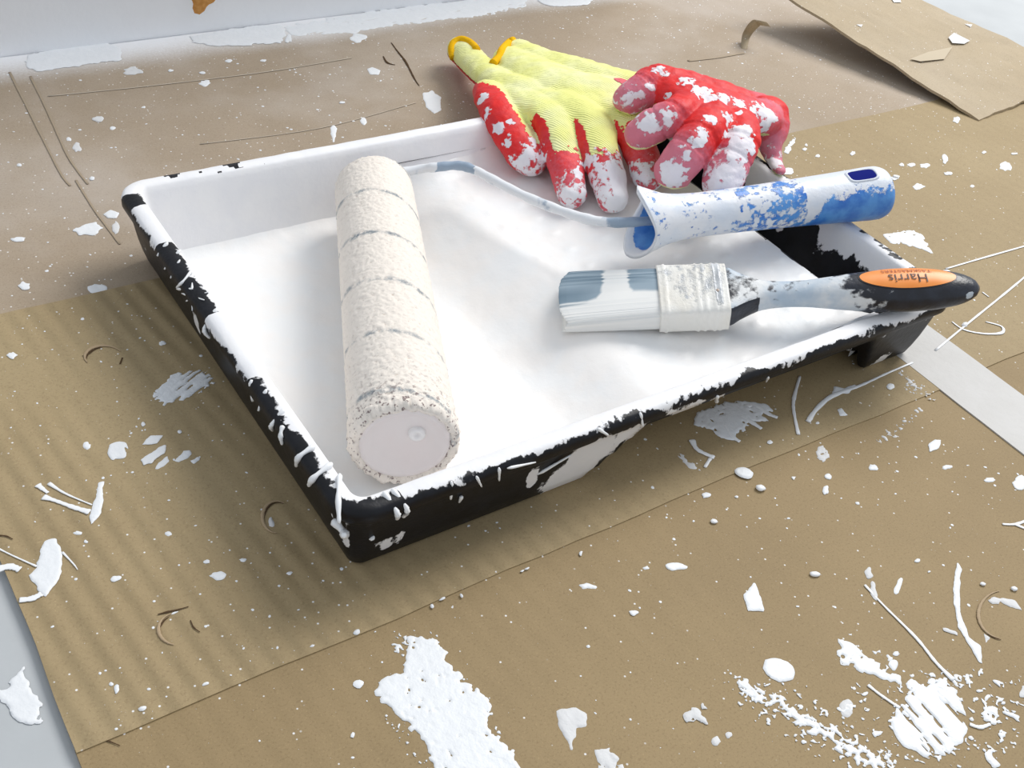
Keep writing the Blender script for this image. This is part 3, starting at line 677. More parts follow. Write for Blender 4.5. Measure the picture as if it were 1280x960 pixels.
# end cap: shallow dish with a hub
CAPM = simple('end_cap_plastic', (0.80, 0.715, 0.70), .3, (90, .25), (0.83, .79, .77), 40)
ri = RR - .0046; pr = [(.0004, ri + .0006), (-.0004, ri - .001), (.0004, ri - .002), (.0022, ri - .0045), (.0034, ri - .0075), (.0038, .006), (.0038, .0), ]
V, Fc = [], []
for u, r in pr[:-1]:
    for k in range(64): V.append(cyl(u, r, 2 * PI * k / 64))
V.append(cyl(pr[-1][0], 0, 0))
for i in range(len(pr) - 2):
    for k in range(64):
        j = (k + 1) % 64; Fc.append((i * 64 + k, (i + 1) * 64 + k, (i + 1) * 64 + j, i * 64 + j))
b0 = (len(pr) - 2) * 64
for k in range(64): Fc.append((b0 + k, len(V) - 1, b0 + (k + 1) % 64))
cap = keep(mk('end_cap', V, Fc, CAPM), roller)
hc = e0 + sd * .0055 + upv * .0040
V, Fc = [], []
hp = [(.0040, .0040), (.0020, .0038), (.0014, .0030), (.0016, .0014), (.0026, .0009), (.0026, 0)]
for u, r in hp[:-1]:
    for k in range(24): a = 2 * PI * k / 24; V.append(hc + ax * u + (sd * math.cos(a) + upv * math.sin(a)) * r)
V.append(hc + ax * hp[-1][0])
for i in range(len(hp) - 2):
    for k in range(24): j = (k + 1) % 24; Fc.append((i * 24 + k, (i + 1) * 24 + k, (i + 1) * 24 + j, i * 24 + j))
for k in range(24): Fc.append((4 * 24 + k, len(V) - 1, 4 * 24 + (k + 1) % 24))
h_ = mk('hub', V, Fc, simple('hub_paint', (.86, .84, .83), .35), cap); h_.matrix_parent_inverse = Matrix.Identity(4)
# bent steel rod
m, nt, b = mat('rod_paint'); g = G(nt)
g.l(g.mix(g.ramp(g.math('ADD', g.noise(50, 4, .65), g.math('MULTIPLY', g.attr('pm'), .25)), .46, .62), (0.78, 0.80, 0.83), (0.30, 0.38, 0.48)), b.inputs['Base Color']); b.inputs['Roughness'].default_value = .4
g.l(g.bump(g.noise(160, 3), .5, .001), b.inputs['Normal'])
rodp = [tuple(e1 - ax * .01), tuple(e1 + ax * .008 + np.array([.002, 0, 0])), at(522, 212, -.010), at(545, 209, -.006), at(572, 207, -.004), at(592, 212, -.003), at(620, 227, -.001), at(660, 247, .001), at(700, 263, .003), at(735, 274, .005), at(765, 278, .007), at(800, 277, .009), at(860, 272, .010)]
P = spline(rodp, 8); V, Fc = tube(P, [.0029 + .0003 * math.sin(i * .9) * math.sin(i * .37) for i in range(len(P))], 14)
px_ = topix([list(v) for v in V])[0]
keep(mk('rod', V, Fc, m, attrs={'pm': [1.0 if (545 < q[0] < 592 or q[0] > 775) else (-.35 if q[0] < 760 else 0) for q in px_]}, label='bent rod spotted with white and grey-blue paint'), roller)
# grip: hollow flared handle
g0 = at(803, 277, .0085); g1 = at(1103, 240, .0175); ga = g1 - g0; LG = np.linalg.norm(ga); ga /= LG
gs = np.cross(ga, [0, 0, 1]); gs /= np.linalg.norm(gs); gu = np.cross(gs, ga)    # gs toward the viewer side
PR = [(0, .0190), (.03, .0175), (.08, .0150), (.14, .0136), (.22, .0130), (.35, .0132), (.5, .0138), (.65, .0146), (.8, .0155), (.93, .0165), (.97, .0164), (.99, .0150), (1.0, .0120)]
def grad(s): return np.interp(s, [p[0] for p in PR], [p[1] for p in PR])
def gpt(s, th, inner=0):
    r = grad(s) - inner
    e = max(0, 1 - s / .12)
    c = math.cos(th - math.radians(80))     # mouth tails along this axis
    tail = e ** 2 * (-.0085 * abs(c) ** 2.2 + .0015 + .004 * max(-math.cos(th), 0))
    rr = r * (1 + .22 * e ** 1.5 * abs(c) ** 2 - .12 * e * (1 - abs(c)))
    return g0 + ga * (s * LG + tail) + (gs * math.cos(th) * 1.0 + gu * math.sin(th) * .97) * rr
SN = [0, .005, .015, .03, .05, .08, .11, .15] + list(np.linspace(.19, .93, 60)) + [.95, .965, .978, .988, .995, 1.0]
NT = 96; V, Fc, PM = [], [], []
def gpm(p, s, th):
    n1 = fb3(p, 60, 2); n2 = fb3(p, 200, 6)
    pm = .36 + .35 * n1 + .35 * n2 - .12 * (s > .12)
    low = math.sin(th)      # >0 upper side
    if s > .62: pm = (low - .62 + .25 * n1 + (1 - sstep(.62, .72, s)) * 1.1) * 1.6 + .15 * n2
    elif .35 < s < .62 and n1 > .05: pm -= .45
    return pm
for s in SN:
    for k in range(NT):
        th = 2 * PI * k / NT; p = gpt(s, th); V.append(p); PM.append(gpm(p, s, th))
no = len(SN); V.append(g0 + ga * (LG + .0015)); PM.append(.5); endv = len(V) - 1
for i in range(no - 1):
    for k in range(NT): j = (k + 1) % NT; Fc.append((i * NT + k, i * NT + j, (i + 1) * NT + j, (i + 1) * NT + k))
for k in range(NT): Fc.append(((no - 1) * NT + k, (no - 1) * NT + (k + 1) % NT, endv))
b0 = len(V); SI = [0, .01, .03, .06, .1, .15, .25, .4, .6, .8, .93]
for s in SI:
    for k in range(NT): V.append(gpt(s, 2 * PI * k / NT, .0026)); PM.append(.7 if s < .02 else -1.5 + (.9 if s < .05 else 0))
V.append(g0 + ga * LG * .93); PM.append(-1.5); ei = len(V) - 1
for i in range(len(SI) - 1):
    for k in range(NT): j = (k + 1) % NT; Fc.append((b0 + i * NT + k, b0 + (i + 1) * NT + k, b0 + (i + 1) * NT + j, b0 + i * NT + j))
for k in range(NT): Fc.append((b0 + (len(SI) - 1) * NT + (k + 1) % NT, b0 + (len(SI) - 1) * NT + k, ei))
for k in range(NT): j = (k + 1) % NT; Fc.append((k, b0 + k, b0 + j, j))
GRIPM = painted('blue_grip', (0.03, 0.17, 0.58), (0.80, 0.81, 0.84), fine=330, amp=1.6, base2=(0.10, 0.32, 0.72), paint2=(0.70, 0.75, 0.83), rb=.35, rp=.4, bs=150, bst=.45, edge=.12)
grip = keep(mk('grip', V, Fc, GRIPM, attrs={'pm': PM}, label='tapered hollow blue grip smeared with white paint'), roller)
# hanging slot: dark blue pocket near the end, rim ring in relief
SLOT = simple('slot_inside', (0.006, 0.012, 0.17), .9)
def gsurf(s, th, off): 
    r = grad(s) + off
    return g0 + ga * (s * LG) + (gs * math.cos(th) + gu * math.sin(th) * .97) * r
thc = math.radians(84)
def slotring(a_, b_, off, n=32):
    out = []
    for k in range(n):
        a = 2 * PI * k / n; cx_ = math.copysign(abs(math.cos(a)) ** .5, math.cos(a)); sy_ = math.copysign(abs(math.sin(a)) ** .5, math.sin(a))
        out.append(gsurf(.872 + cx_ * a_, thc + sy_ * b_, off))
    return out
V = slotring(.066, .36, .0000) + slotring(.062, .32, .0007) + slotring(.056, .28, .0006) + slotring(.054, .27, .00025); Fc = []
for i in range(3):
    for k in range(32): j = (k + 1) % 32; Fc.append((i * 32 + k, i * 32 + j, (i + 1) * 32 + j, (i + 1) * 32 + k))
sl = mk('slot_edge', V, Fc, simple('slot_edge_paint', (.8, .82, .85), .4, (200, .4), (.45, .5, .6), 200), grip)
V = slotring(.0545, .272, .0003); V.append(gsurf(.872, thc, .0003))
mk('hanging_slot', V, [(k, (k + 1) % 32, 32) for k in range(32)], SLOT, grip, label='dark blue hanging slot')

# ================================================================== PAINTBRUSH
brush = empty('paintbrush', 'flat paintbrush with a black handle and orange oval badge resting on the tray', 'paintbrush', (0.28, 0.05, 0.0))
b0p = at(703, 377, -.0200); b1p = at(1223, 360, .0205)
ba = b1p - b0p; LB = np.linalg.norm(ba); ba /= LB
roll = math.radians(-12)
hs = np.cross(ba, [0, 0, 1]); hs /= np.linalg.norm(hs); hu = np.cross(hs, ba)
bs_ = hs * math.cos(roll) + hu * math.sin(roll); bu = -hs * math.sin(roll) + hu * math.cos(roll)
# section profile along the brush: (s, half width, half thickness, exponent)
def sect(s, hw, ht, n, e, th0=0):
    out = []
    for k in range(n):
        a = 2 * PI * k / n; c_ = math.cos(a); s_ = math.sin(a)
        out.append(b0p + ba * s * LB + bs_ * hw * math.copysign(abs(c_) ** (2 / e), c_) + bu * ht * math.copysign(abs(s_) ** (2 / e), s_))
    return out
def s_of(px): # pixel column along the brush -> parameter
    lo, hi = -.2, 1.2
    for _ in range(40):
        mid = (lo + hi) / 2
        if topix([b0p + ba * mid * LB])[0][0][0] < px: lo = mid
        else: hi = mid
    return lo
sF0, sF1, sH1 = s_of(822), s_of(908), s_of(945)
BRM = None
m, nt, b = mat('bristles_painted'); g = G(nt)
f = g.ramp(g.math('ADD', g.attr('pm'), g.math('MULTIPLY', g.math('SUBTRACT', g.attr('strand'), .5), .55)), -.12, .22)
colr = g.mix(f, g.mix(g.attr('strand'), (0.10, 0.17, 0.23), (0.38, 0.47, 0.54)), g.mix(g.attr('strand'), (0.70, 0.72, 0.72), (0.86, 0.85, 0.82)))
g.l(colr, b.inputs['Base Color']); b.inputs['Roughness'].default_value = .55
def brpm(s, c_):   # c_: -1 far edge .. +1 near edge ; s 0..1 from tip to ferrule
    pm = -0.55
    if .42 < s < .72: pm = .5 - abs(s - .57) * 3.2 - max(0, c_) * .2 + .25
    edge = .35 - .55 * s if s < .5 else .08
    pm = max(pm, (c_ - edge) * 2.2)
    return pm
NB = 220; V, Fc, PM, STR = [], [], [], []
rnd = random.Random(3); ran = [rnd.random() for _ in range(NB)]; tipj = [rnd.uniform(0, .022) for _ in range(NB)]
SS = [0, .01, .03, .08, .15, .25, .35, .45, .55, .65, .75, .85, .93, 1.0]
hw0, hw1, ht0, ht1 = .0200, .0180, .0042, .0078
for s in SS:
    hw = hw0 + (hw1 - hw0) * s; ht = ht0 + (ht1 - ht0) * s ** .6; S_ = s * sF0
    ring = sect(S_, hw, ht, NB, 5)
    for k, p in enumerate(ring):
        a = 2 * PI * k / NB
        d_ = .00035 * (ran[k] - .5) * (1 - .5 * s)
        ce = b0p + ba * S_ * LB; q = p + (p - ce) / (np.linalg.norm(p - ce) + 1e-9) * d_
        q = q + ba * (.0052 * max(-math.cos(a), 0) ** 1 + .0015 * math.cos(a)) * (1 - s) * .9
        if s < .1: q = q - ba * (tipj[k] * LB * .12) + ba * (0.0016 * math.sin(a * 3))
        V.append(q); c_ = math.cos(a); c2 = math.copysign(abs(c_) ** .4, c_)
        PM.append(brpm(s, c2) + .3 * float(fbm(np.array(s * 2.2), np.array(k * .16), 3))); STR.append(.5 + .5 * float(vn(np.array(k * .9), np.array(s * 1.6), 8)))
for i in range(len(SS) - 1):
    for k in range(NB): j = (k + 1) % NB; Fc.append((i * NB + k, i * NB + j, (i + 1) * NB + j, (i + 1) * NB + k))
V.append(b0p + ba * .001); PM.append(0); STR.append(.5)
for k in range(NB): Fc.append((len(V) - 1, (k + 1) % NB, k))
keep(mk('bristles', V, Fc, m, attrs={'pm': PM, 'strand': STR}, smooth=False, label='blue grey bristles half covered in white paint', ), brush)
# a few loose hairs at the tip
# ferrule
FERM = painted('ferrule_metal', (0.42, 0.44, 0.46), (0.80, 0.79, 0.75), fine=300, amp=.9, base2=(.62, .64, .66), paint2=(.78, .75, .68), rb=.25, rp=.5, bs=300, bst=.5, edge=.2)
V, Fc, PM = [], [], []; NF = 96
fs = np.linspace(0, 1, 40)
for i, t in enumerate(fs):
    off = .0004
    for rc_, rw in ((.10, .02), (.56, .02), (.66, .02), (.80, .03), (.88, .02)): off += .00055 * math.exp(-((t - rc_) / rw) ** 2)
    hw = .0186 - .0010 * t; ht = .0084 + .0006 * t
    ring = sect(sF0 + (sF1 - sF0) * t, hw + off, ht + off, NF, 7)
    for k, p in enumerate(ring):
        a = 2 * PI * k / NF; near = math.cos(a)
        PM.append(.15 + 1.1 * max(near, 0) + .3 * fb3(p, 200, 3) + (.5 if math.cos(a) < -.7 else 0) - (.55 if .8 < t < .92 and near < .5 else 0) - (.1 if .3 < t < .8 and near < .4 else 0))
        V.append(p)
for i in range(len(fs) - 1):
    for k in range(NF): j = (k + 1) % NF; Fc.append((i * NF + k, i * NF + j, (i + 1) * NF + j, (i + 1) * NF + k))
Fc.append(tuple((len(fs) - 1) * NF + k for k in range(NF))); Fc.append(tuple(range(NF))[::-1])
fer = keep(mk('ferrule', V, Fc, FERM, attrs={'pm': PM}), brush)
# nail head
def bp(s, c_, h): return b0p + ba * s * LB + bs_ * c_ + bu * h
nc = bp(sF0 + (sF1 - sF0) * .84, .004, .0096); V = [nc + bu * .0006]; 
for k in range(12): a = PI * k / 6; V.append(nc + ba * .0011 * math.cos(a) + bs_ * .0011 * math.sin(a))
nl = mk('nail_head', V, [(0, 1 + k, 1 + (k + 1) % 12) for k in range(12)], simple('brass_nail', (.45, .36, .30), .35), fer)
# lump of paint along the near edge of bristles and ferrule
# handle: wedge, neck, belly, tip (half width and half thickness by pixel column)
HP = [(900, .0168, .0078, 6), (912, .0166, .0078, 6), (922, .0135, .0076, 5), (935, .0105, .0074, 4), (947, .0082, .0072, 3.2), (960, .0072, .0068, 2.6), (985, .0068, .0066, 2.3), (1010, .0074, .0070, 2.2), (1040, .0090, .0082, 2.2), (1075, .0110, .0096, 2.2), (1110, .0122, .0102, 2.2), (1140, .0122, .0102, 2.2), (1170, .0114, .0094, 2.2), (1195, .0096, .0078, 2.2), (1210, .0074, .0060, 2.2), (1219, .0048, .0038, 2.1), (1223.5, .0018, .0014, 2.0)]
hk = [p[0] for p in HP]
def hsec(px): return tuple(np.interp(px, hk, [p[i] for p in HP]) for i in (1, 2, 3))
cols = list(np.linspace(900, 947, 14)) + list(np.linspace(951, 1200, 66)) + list(np.linspace(1203, 1223.5, 14))
def smoothsec(px):
    a = [hsec(px + d) for d in (-6, -3, 0, 3, 6)] if 955 < px < 1212 else [hsec(px)]
    return tuple(sum(v[i] for v in a) / len(a) for i in range(3))
hcen = {}
scol = {c: s_of(c) for c in cols}; NH = 72; V, Fc, PM = [], [], []
hlist = np.array(cols); slist = np.array([scol[c] for c in cols])
def hpoint(px, a, off=0.0):
    hw, ht, e = smoothsec(px); c_ = math.cos(a); s_ = math.sin(a); s = float(np.interp(px, hlist, slist))
    return b0p + ba * s * LB + bs_ * (hw + off) * math.copysign(abs(c_) ** (2 / e), c_) + bu * (ht + off) * math.copysign(abs(s_) ** (2 / e), s_)
for c in cols:
    for k in range(NH):
        a = 2 * PI * k / NH; p = hpoint(c, a); V.append(p); n1 = fb3(p, 70, 4); n2 = fb3(p, 220, 9)
        ca = math.cos(a); sa = math.sin(a)
        if c < 947: pm = (.12 if sa > .55 and ca < .75 else -1) + .45 * n2
        else: pm = .30 - sstep(1040, 1140, c) * 1.5 + .40 * n1 + .60 * n2 + (-.35 if c > 1040 and sa > .5 and c < 1100 else 0) + (.25 if ca > .5 and c < 1120 else 0)
        if c > 1150: pm += .25 * (sa > .4) + (1.6 if math.dist(p, hpoint(1207, math.radians(20))) < .0022 else 0)
        PM.append(pm)
for i in range(len(cols) - 1):
    for k in range(NH): j = (k + 1) % NH; Fc.append((i * NH + k, i * NH + j, (i + 1) * NH + j, (i + 1) * NH + k))
Fc.append(tuple(range(NH))[::-1]); Fc.append(tuple((len(cols) - 1) * NH + k for k in range(NH)))
HANM = painted('black_handle', (0.010, 0.011, 0.017), (0.70, 0.71, 0.71), fine=230, amp=1.7, base2=(0.018, 0.022, 0.035), paint2=(0.42, 0.51, 0.60), rb=.32, rp=.5, bs=200, bst=.4, edge=.25)
hand = keep(mk('handle', V, Fc, HANM, attrs={'pm': PM}), brush)
# oval badge wrapped over the top of the handle
LC = 1131; A0 = math.radians(97); LHW = 60; LAW = math.radians(37)
def badge(u, v, off): return hpoint(LC + u * LHW, A0 - v * LAW, off)   # v>0 toward the viewer
def ovalmesh(su, sv, off, ring=None):
    V, Fc = [], []; nr = 10; na = 56
    rr = np.linspace(ring or 0, 1, nr) if ring else np.linspace(0, 1, nr)
    for r in rr:
        for k in range(na): a = 2 * PI * k / na; V.append(badge(su * r * math.cos(a), sv * r * math.sin(a), off))
    for i in range(nr - 1):
        for k in range(na): j = (k + 1) % na; Fc.append((i * na + k, i * na + j, (i + 1) * na + j, (i + 1) * na + k))
    return V, Fc
V, Fc = ovalmesh(1.03, 1.08, .00025); bb = mk('badge_border', V, Fc, simple('badge_black', (.02, .018, .02), .4), hand)
V, Fc = ovalmesh(1.0, 1.0, .00045); bo = mk('badge', V, Fc, simple('badge_orange', (0.86, 0.25, 0.035), .35, None, (0.90, 0.33, 0.07), 150), hand, label='orange oval badge with black lettering')
def lettering(txt, cu, cv, wd, ht, m, name):
    cur = bpy.data.curves.new(name, 'FONT'); cur.body = txt; cur.size = 1; cur.resolution_u = 3
    to = bpy.data.objects.new(name, cur); C.objects.link(to); bpy.context.view_layer.update()
    me = to.evaluated_get(bpy.context.evaluated_depsgraph_get()).to_mesh()
    vs = [tuple(v.co) for v in me.vertices]; fs_ = [tuple(p.vertices) for p in me.polygons]; to.to_mesh_clear() if False else None
    bpy.data.objects.remove(to); xs_ = [v[0] for v in vs]; x0, x1 = min(xs_), max(xs_); yb = 0; 
    V = []
    for x, y, z in vs:
        u = ((x - x0) / (x1 - x0) * 2 - 1) * wd; v = (y / .7) * ht
        V.append(badge(cu - u, cv + v, .0008))      # text runs toward the bristles, its top toward the viewer
    return mk(name, V, fs_, m, hand, smooth=False)
INK = simple('ink', (.05, .015, .01), .5)
lettering('Harris', -.03, -.02, .40, .62, INK, 'lettering')
lettering('TASKMASTERS', -.02, -.52, .52, .30, simple('ink_faded', (.35, .07, .02), .5), 'lettering')

# ================================================================== GLOVES
def near_z(): pass
def blobmesh(chains, voxel, smooth_it, flat=None):
    """union of ellipsoids along chains of (px, py, z, radius px, z squash) -> one smooth skin"""
    bm = bmesh.new(); S = []
    for ci, ch in enumerate(chains):
        P = [np.append(at(c[0], c[1], c[2]), [c[3], c[4] if len(c) > 4 else 1.0]) for c in ch]
        for i, p in enumerate(P): p[3] = p[3] / ppm(p[:3])
        Q = spline(P, 7) if len(P) > 1 else P
        for i, q in enumerate(Q):
            mtx = Matrix.Translation(Vector(q[:3])) @ Matrix.Diagonal((q[3], q[3], q[3] * q[4], 1))
            bmesh.ops.create_icosphere(bm, subdivisions=3, radius=1, matrix=mtx)
            S.append((ci, i / max(len(Q) - 1, 1), *q[:3], q[3]))
    me = bpy.data.meshes.new('tmp'); bm.to_mesh(me); bm.free()
    o = bpy.data.objects.new('tmp', me); C.objects.link(o)
    r = o.modifiers.new('r', 'REMESH'); r.mode = 'VOXEL'; r.voxel_size = voxel
    s = o.modifiers.new('s', 'SMOOTH'); s.iterations = smooth_it; s.factor = .5
    dg = bpy.context.evaluated_depsgraph_get(); bpy.context.view_layer.update()
    m2 = bpy.data.meshes.new_from_object(o.evaluated_get(bpy.context.evaluated_depsgraph_get()))
    bpy.data.objects.remove(o)
    n = len(m2.vertices); V = np.empty(n * 3); m2.vertices.foreach_get('co', V); V = V.reshape(-1, 3)
    N = np.empty(n * 3); m2.vertices.foreach_get('normal', N); N = N.reshape(-1, 3)
    Fc = [tuple(p.vertices) for p in m2.polygons]
    return V, N, Fc, np.array(S)
def nearest(V, S):
    ci = np.zeros(len(V), int); t = np.zeros(len(V)); best = np.full(len(V), 1e9)
    for s in S:
        d = np.linalg.norm(V - s[2:5], axis=1) - s[5]
        k = d < best; best[k] = d[k]; ci[k] = int(s[0]); t[k] = s[1]
    return ci, t
def surfpt(V, px, py):
    q, dep = topix(V); d = np.hypot(q[:, 0] - px, q[:, 1] - py); k = np.where(d < 4)[0]
    if len(k) == 0: return V[np.argmin(d)]
    return V[k[np.argmin(dep[k])]]
def noisev(V, k, s, o=3): return np.array([fb3(v, k, s, o) for v in V])
def subset(V, Fc, keepf, attrs):
    idx = {}; V2 = []; F2 = []; src = []
    for f, kf in zip(Fc, keepf):
        if not kf: continue
        g_ = []
        for i in f:
            if i not in idx: idx[i] = len(V2); V2.append(V[i]); src.append(i)
            g_.append(idx[i])
        F2.append(g_)
    return V2, F2, {k: np.asarray(a)[src] for k, a in attrs.items()}

# --- knit glove, back of the hand up, fingers hanging into the tray
CH = [
    [(643, 74, -.012, 27, .45), (665, 88, -.006, 36, .42), (694, 104, .004, 44, .36), (725, 114, .009, 48, .34), (758, 118, .010, 46, .34)],   # 0 cuff to palm
    [(650, 60, -.012, 16, .6), (690, 80, -.004, 26, .5), (735, 93, .003, 30, .5), (775, 102, .008, 26, .5), (796, 102, .010, 20, .5)],             # 1 far side of palm
    [(577, 62, -.030, 19, .8), (592, 78, -.026, 20, .8), (608, 93, -.018, 21, .75), (632, 108, -.004, 27, .6), (668, 118, .004, 34, .45)],         # 2 folded cuff lobe
    [(610, 116, .000, 20, .8), (624, 140, .002, 24, .75), (641, 168, -.003, 26, .75), (655, 190, -.008, 26, .8), (662, 200, -.010, 22, .85)],      # 3 red thumb side
    [(664, 130, .006, 30, .5), (690, 148, .008, 27, .6), (699, 178, .002, 24, .75), (709, 215, -.006, 21, .85), (715, 242, -.012, 18.5, .9)],      # 4
    [(705, 132, .009, 32, .5), (735, 150, .010, 29, .6), (748, 185, .004, 25.5, .75), (759, 220, -.004, 23, .85), (766, 248, -.009, 20, .9)],      # 5
    [(755, 132, .009, 32, .5), (784, 155, .010, 26, .7), (800, 188, .003, 22, .8), (810, 222, -.004, 19, .85)],                                     # 6
    [(645, 120, .002, 28, .45), (690, 130, .007, 36, .4), (735, 134, .009, 38, .4), (778, 132, .010, 34, .4)],                                       # 7
]
V, N, Fc, S = blobmesh(CH, 0.0011, 9)
ci, t = nearest(V, S)
wr = noisev(V, 70, 3); wr2 = noisev(V, 160, 9, 2)
V = V + N * (wr * .0008 + wr2 * .00025)[:, None]
fc, n1, n2 = wr, noisev(V, 260, 4, 2), noisev(V, 120, 5)
def axis_side(V, S, ci, t):   # signed offset to the left of the finger axis, in radii
    q, _ = topix(V); out = np.zeros(len(V))
    for c_ in set(S[:, 0].astype(int)):
        s_ = S[S[:, 0] == c_]; Q, _ = topix(s_[:, 2:5]); k = np.where(ci == c_)[0]
        if len(k) == 0: continue
        j = np.abs(t[k][:, None] - s_[:, 1][None, :]).argmin(1)
        a = Q[np.clip(j - 1, 0, len(Q) - 1)]; b_ = Q[np.clip(j + 1, 0, len(Q) - 1)]; d = b_ - a; d = d / (np.linalg.norm(d, axis=1)[:, None] + 1e-9)
        rpx = s_[j, 5] * 1900
        w_ = q[k] - Q[j]; out[k] = (d[:, 1] * -w_[:, 0] + d[:, 0] * w_[:, 1]) / rpx
    return out
sd_ = axis_side(V, S, ci, t)      # >0 toward the left of the picture for fingers pointing down
cov = np.full(len(V), -1.0)
cov = np.where(N[:, 2] < -.15, .6, cov)
cov = np.where(ci == 3, np.maximum(cov, np.where(t > .8, 1, .55 + sd_ * 1.0 + .15 * n1 - np.clip(.12 - t, 0, 1) * 8)), cov)
for c_, th0 in ((4, .66), (5, .63), (6, .45)):
    cov = np.where(ci == c_, np.maximum(cov, np.maximum((t - th0) * 6 + .5 * n1, np.where(t > .22, (sd_ - .48) * 3 + .25 * n1, -1))), cov)
cov = np.where((ci == 2) | (ci == 7) | (ci <= 1), np.where(N[:, 2] < -.35, .6, -1), cov)
for bx, by, r_ in ((781, 98, .006),):
    c_ = surfpt(V, bx, by); cov = np.maximum(cov, 1 - np.linalg.norm(V - c_, axis=1) / r_)
# white paint on the coating
pm = np.full(len(V), -.9) + .35 * n2 + .25 * n1
for c_, w0 in ((3, .80), (4, .84), (5, .62), (6, .8)): pm = np.where(ci == c_, pm + np.clip((t - w0 + .12) * 4.2, 0, 1.0), pm)
pm = np.where((ci == 5) & (sd_ < -.1) & (t > .6), pm + .35, pm)
for bx, by, r_, s_ in ((598, 124, .0050, 2.0), (620, 160, .0045, 1.3), (632, 178, .0035, 1.1), (638, 150, .0028, 1.1), (605, 142, .0030, 1.2), (660, 190, .0080, .9), (712, 247, .0060, 1.6), (717, 240, .0050, 1.2), (735, 200, .0050, 1.1), (765, 258, .0060, 1.1), (758, 213, .004, .9), (722, 215, .004, .9)):
    c_ = surfpt(V, bx, by); pm = np.maximum(pm, .75 * s_ * (1 - np.linalg.norm(V - c_, axis=1) / r_ / 1.05) - .05 + .7 * n1 + .35 * n2)
yg = empty('work_glove', 'yellow knit work glove with red coated fingertips draped back-up over the tray rim', 'glove', (0.30, 0.27, 0.0), 'pair of paint-stained work gloves')
m, nt, b = mat('yellow_knit'); g = G(nt)
wv = g.n('ShaderNodeTexWave', wave_type='BANDS', bands_direction='X'); wv.inputs['Scale'].default_value = 210; wv.inputs['Distortion'].default_value = 1.2; wv.inputs['Detail'].default_value = 2
mp = g.n('ShaderNodeMapping'); mp.inputs['Rotation'].default_value = (0, 0, math.radians(-25)); g.l(g.co, mp.inputs['Vector']); g.l(mp.outputs[0], wv.inputs['Vector'])
yc = g.mix(g.ramp(g.noise(28, 3), .35, .7), (0.84, 0.85, 0.29), (0.87, 0.88, 0.48)); yc = g.mix(g.math('MULTIPLY', g.ramp(wv.outputs[0], .0, .35), .22), (0.60, 0.60, 0.16), yc) if False else yc
dirt = g.ramp(g.math('ADD', g.attr('pm'), g.noise(300, 4, .7)), .45, .75); yc = g.mix(g.math('MULTIPLY', dirt, .7), yc, (.74, .74, .66))
g.l(yc, b.inputs['Base Color']); b.inputs['Roughness'].default_value = .95
g.l(g.bump(g.noise(700, 2), .35, .0008, g.bump(wv.outputs[0], .55, .0007)), b.inputs['Normal'])
KNIT = m
REDM = painted('red_latex', (0.76, 0.022, 0.02), (0.84, 0.83, 0.86), fine=420, amp=1.5, spec=.25, haze=(0.66, 0.24, 0.32), base2=(0.66, 0.03, 0.035), paint2=(0.82, 0.77, 0.82), rb=.5, rp=.55, bs=260, bst=.5, edge=.12)
fm = np.array([cov[list(f)].mean() for f in Fc])
A_ = {'pm': pm, 'cov': cov, 'haze': np.where(ci == 3, t * .6 - .3, np.clip(t - .3, 0, 1) * .8) - .15}
v2, f2, a2 = subset(V, Fc, fm < .05, A_); keep(mk('knit_shell', v2, f2, KNIT, attrs=a2, label='pale yellow knitted fabric'), yg)
v2, f2, a2 = subset(V + N * .00035, Fc, fm > -.12, A_); keep(mk('rubber_coating', v2, f2, REDM, attrs=a2, label='red rubber coating flecked with white paint'), yg)
TRIM = simple('cuff_trim_yellow', (0.88, 0.52, 0.01), .9, (700, .5), (.80, .42, .01), 300)
def trim(pts, rpx, off=0):
    P = [surfpt(V, x, y) for x, y in pts]; P = spline(P, 5); Vt, Ft = tube(P, [.0030] * len(P), 10)
    keep(mk('cuff_trim', Vt, Ft, TRIM, label='bright yellow overlocked cuff edge'), yg)
trim([(563, 74), (561, 62), (565, 51), (577, 46), (588, 50), (596, 58)], 3); trim([(617, 76), (622, 68), (627, 59), (633, 50), (640, 47)], 3)

# --- red glove, coated palm up, fingers spread and curling to the viewer
CH = [
    [(826, 106, .030, 25, .8), (850, 118, .034, 34, .65), (882, 130, .034, 40, .55), (915, 140, .030, 38, .55), (945, 146, .023, 33, .6), (960, 150, .016, 26, .7)],
    [(850, 104, .028, 24, .7), (900, 122, .024, 28, .7), (945, 134, .018, 24, .7)],
    [(842, 108, .034, 25, .85), (822, 104, .034, 25, .9), (804, 114, .031, 24, .9), (787, 125, .026, 20.5, .9)],
    [(862, 132, .036, 24, .8), (845, 144, .036, 24.5, .9), (822, 156, .030, 24, .9), (801, 167, .023, 21.5, .9)],
    [(893, 148, .036, 25, .8), (876, 168, .034, 25.5, .9), (858, 192, .026, 27, .9), (843, 213, .016, 26, .9)],
    [(925, 156, .032, 25, .8), (925, 178, .030, 25.5, .9), (913, 204, .022, 26.5, .9), (901, 228, .014, 25, .9)],
    [(958, 142, .020, 27, .8), (963, 158, .016, 24, .8), (963, 182, .008, 15, .8), (967, 200, .002, 11, .7), (975, 214, .003, 7, .6)],
]
V, N, Fc, S = blobmesh(CH, 0.0011, 4); ci, t = nearest(V, S)
wr = noisev(V, 60, 13); fold = noisev(V * np.array([1, 1, 1.6]), 140, 19, 2)
V = V + N * (wr * .0009 + fold * .0004)[:, None]
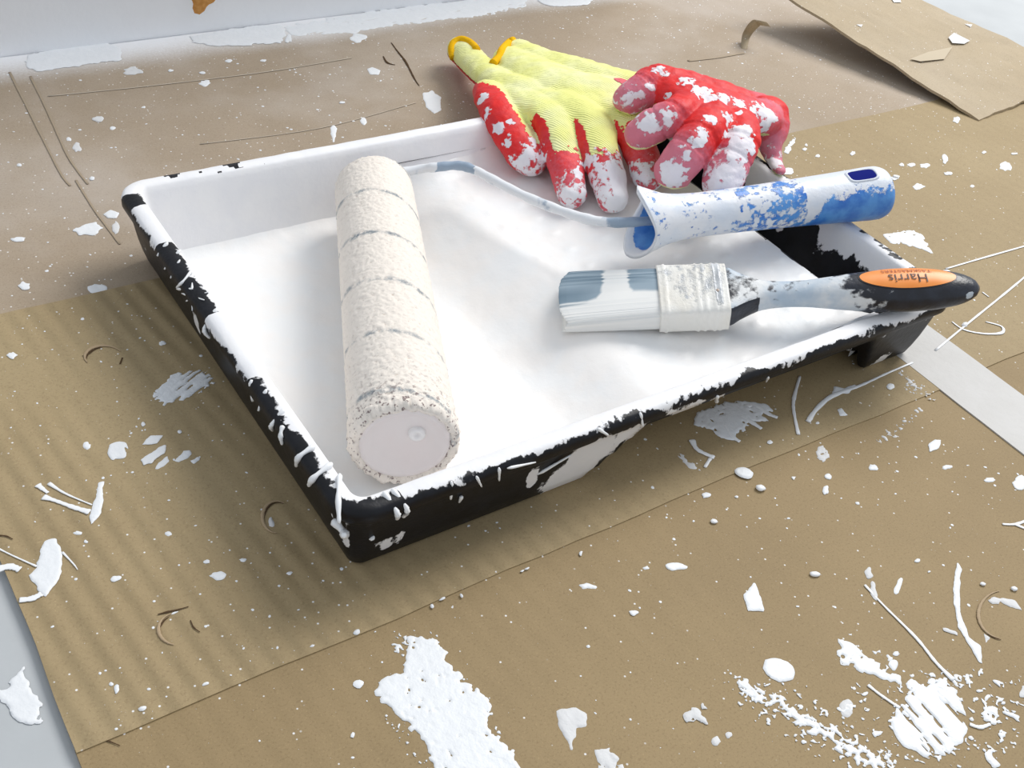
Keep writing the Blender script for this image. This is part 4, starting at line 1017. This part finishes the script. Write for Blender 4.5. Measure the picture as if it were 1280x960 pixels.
# creases across the fingers
cr = np.zeros(len(V))
for c_ in (2, 3, 4, 5):
    for tc in (.38, .62): cr = np.where(ci == c_, cr - np.exp(-((t - tc) / .035) ** 2), cr)
V = V + N * (cr * .0008)[:, None]
n1, n2 = noisev(V, 260, 14, 2), noisev(V, 110, 15)
pm = -.95 + .4 * n2 + .25 * n1
hz = np.full(len(V), -.25)
for c_, w0 in ((2, .45), (3, .25), (4, .4), (5, .4), (6, .1)): hz = np.where(ci == c_, np.clip((t - w0) * 2.6, -.25, .95), hz)
hz = np.where(ci <= 1, np.clip((topix(V)[0][:, 0] - 915) / 90, 0, .5) + .25 * n2, hz) - .05
for c_, w0, a_ in ((2, .55, .75), (3, .35, .62), (4, .55, .6), (5, .45, .95), (6, .2, .75)): pm = np.where(ci == c_, pm + np.clip((t - w0) * 3.5, 0, 1) * a_, pm)
for bx, by, r_, s_ in ((826, 84, .0045, 1.6), (816, 105, .0035, 1.5), (858, 97, .0050, 1.2), (832, 117, .0025, 1.3), (875, 110, .0060, 1.1), (888, 118, .0060, 1.15), (905, 120, .0050, 1.0), (925, 125, .005, 1.0), (807, 155, .0065, 1.8), (837, 140, .0045, 1.2), (880, 165, .0050, 1.5), (868, 175, .0040, 1.4), (886, 147, .0045, 1.2), (842, 224, .0085, 1.9), (860, 195, .0040, 1.1), (912, 165, .004, 1.2), (915, 148, .0045, 1.5), (932, 160, .0065, 1.4), (940, 178, .0055, 1.4), (920, 186, .0070, 1.6), (915, 212, .010, 1.7), (890, 232, .0060, 1.6), (945, 135, .004, 1.2), (958, 135, .0075, 1.3), (968, 142, .0060, 1.5), (962, 158, .006, 1.1), (966, 200, .006, 1.8), (924, 138, .0022, 1.4), (795, 118, .005, .9), (786, 128, .004, .9)):
    c_ = surfpt(V, bx, by); pm = np.maximum(pm, .75 * s_ * (1 - np.linalg.norm(V - c_, axis=1) / r_ / 1.05) - .05 + .7 * n1 + .35 * n2)
rg = empty('work_glove', 'red rubber coated work glove lying palm up, fingers splattered white, on the tray corner', 'glove', (0.35, 0.21, 0.0), 'pair of paint-stained work gloves')
fz = np.array([N[list(f)][:, 2].mean() for f in Fc]); fn = np.array([n2[f[0]] for f in Fc])
under = (fz + .08 * fn) < -.62
v2, f2, a2 = subset(V, Fc, ~under, {'pm': pm, 'haze': hz}); keep(mk('rubber_palm', v2, f2, REDM, attrs=a2), rg)
v2, f2, a2 = subset(V, Fc, under, {'pm': pm}); keep(mk('knit_back', v2, f2, KNIT, attrs=a2, label='yellow knit underside'), rg)
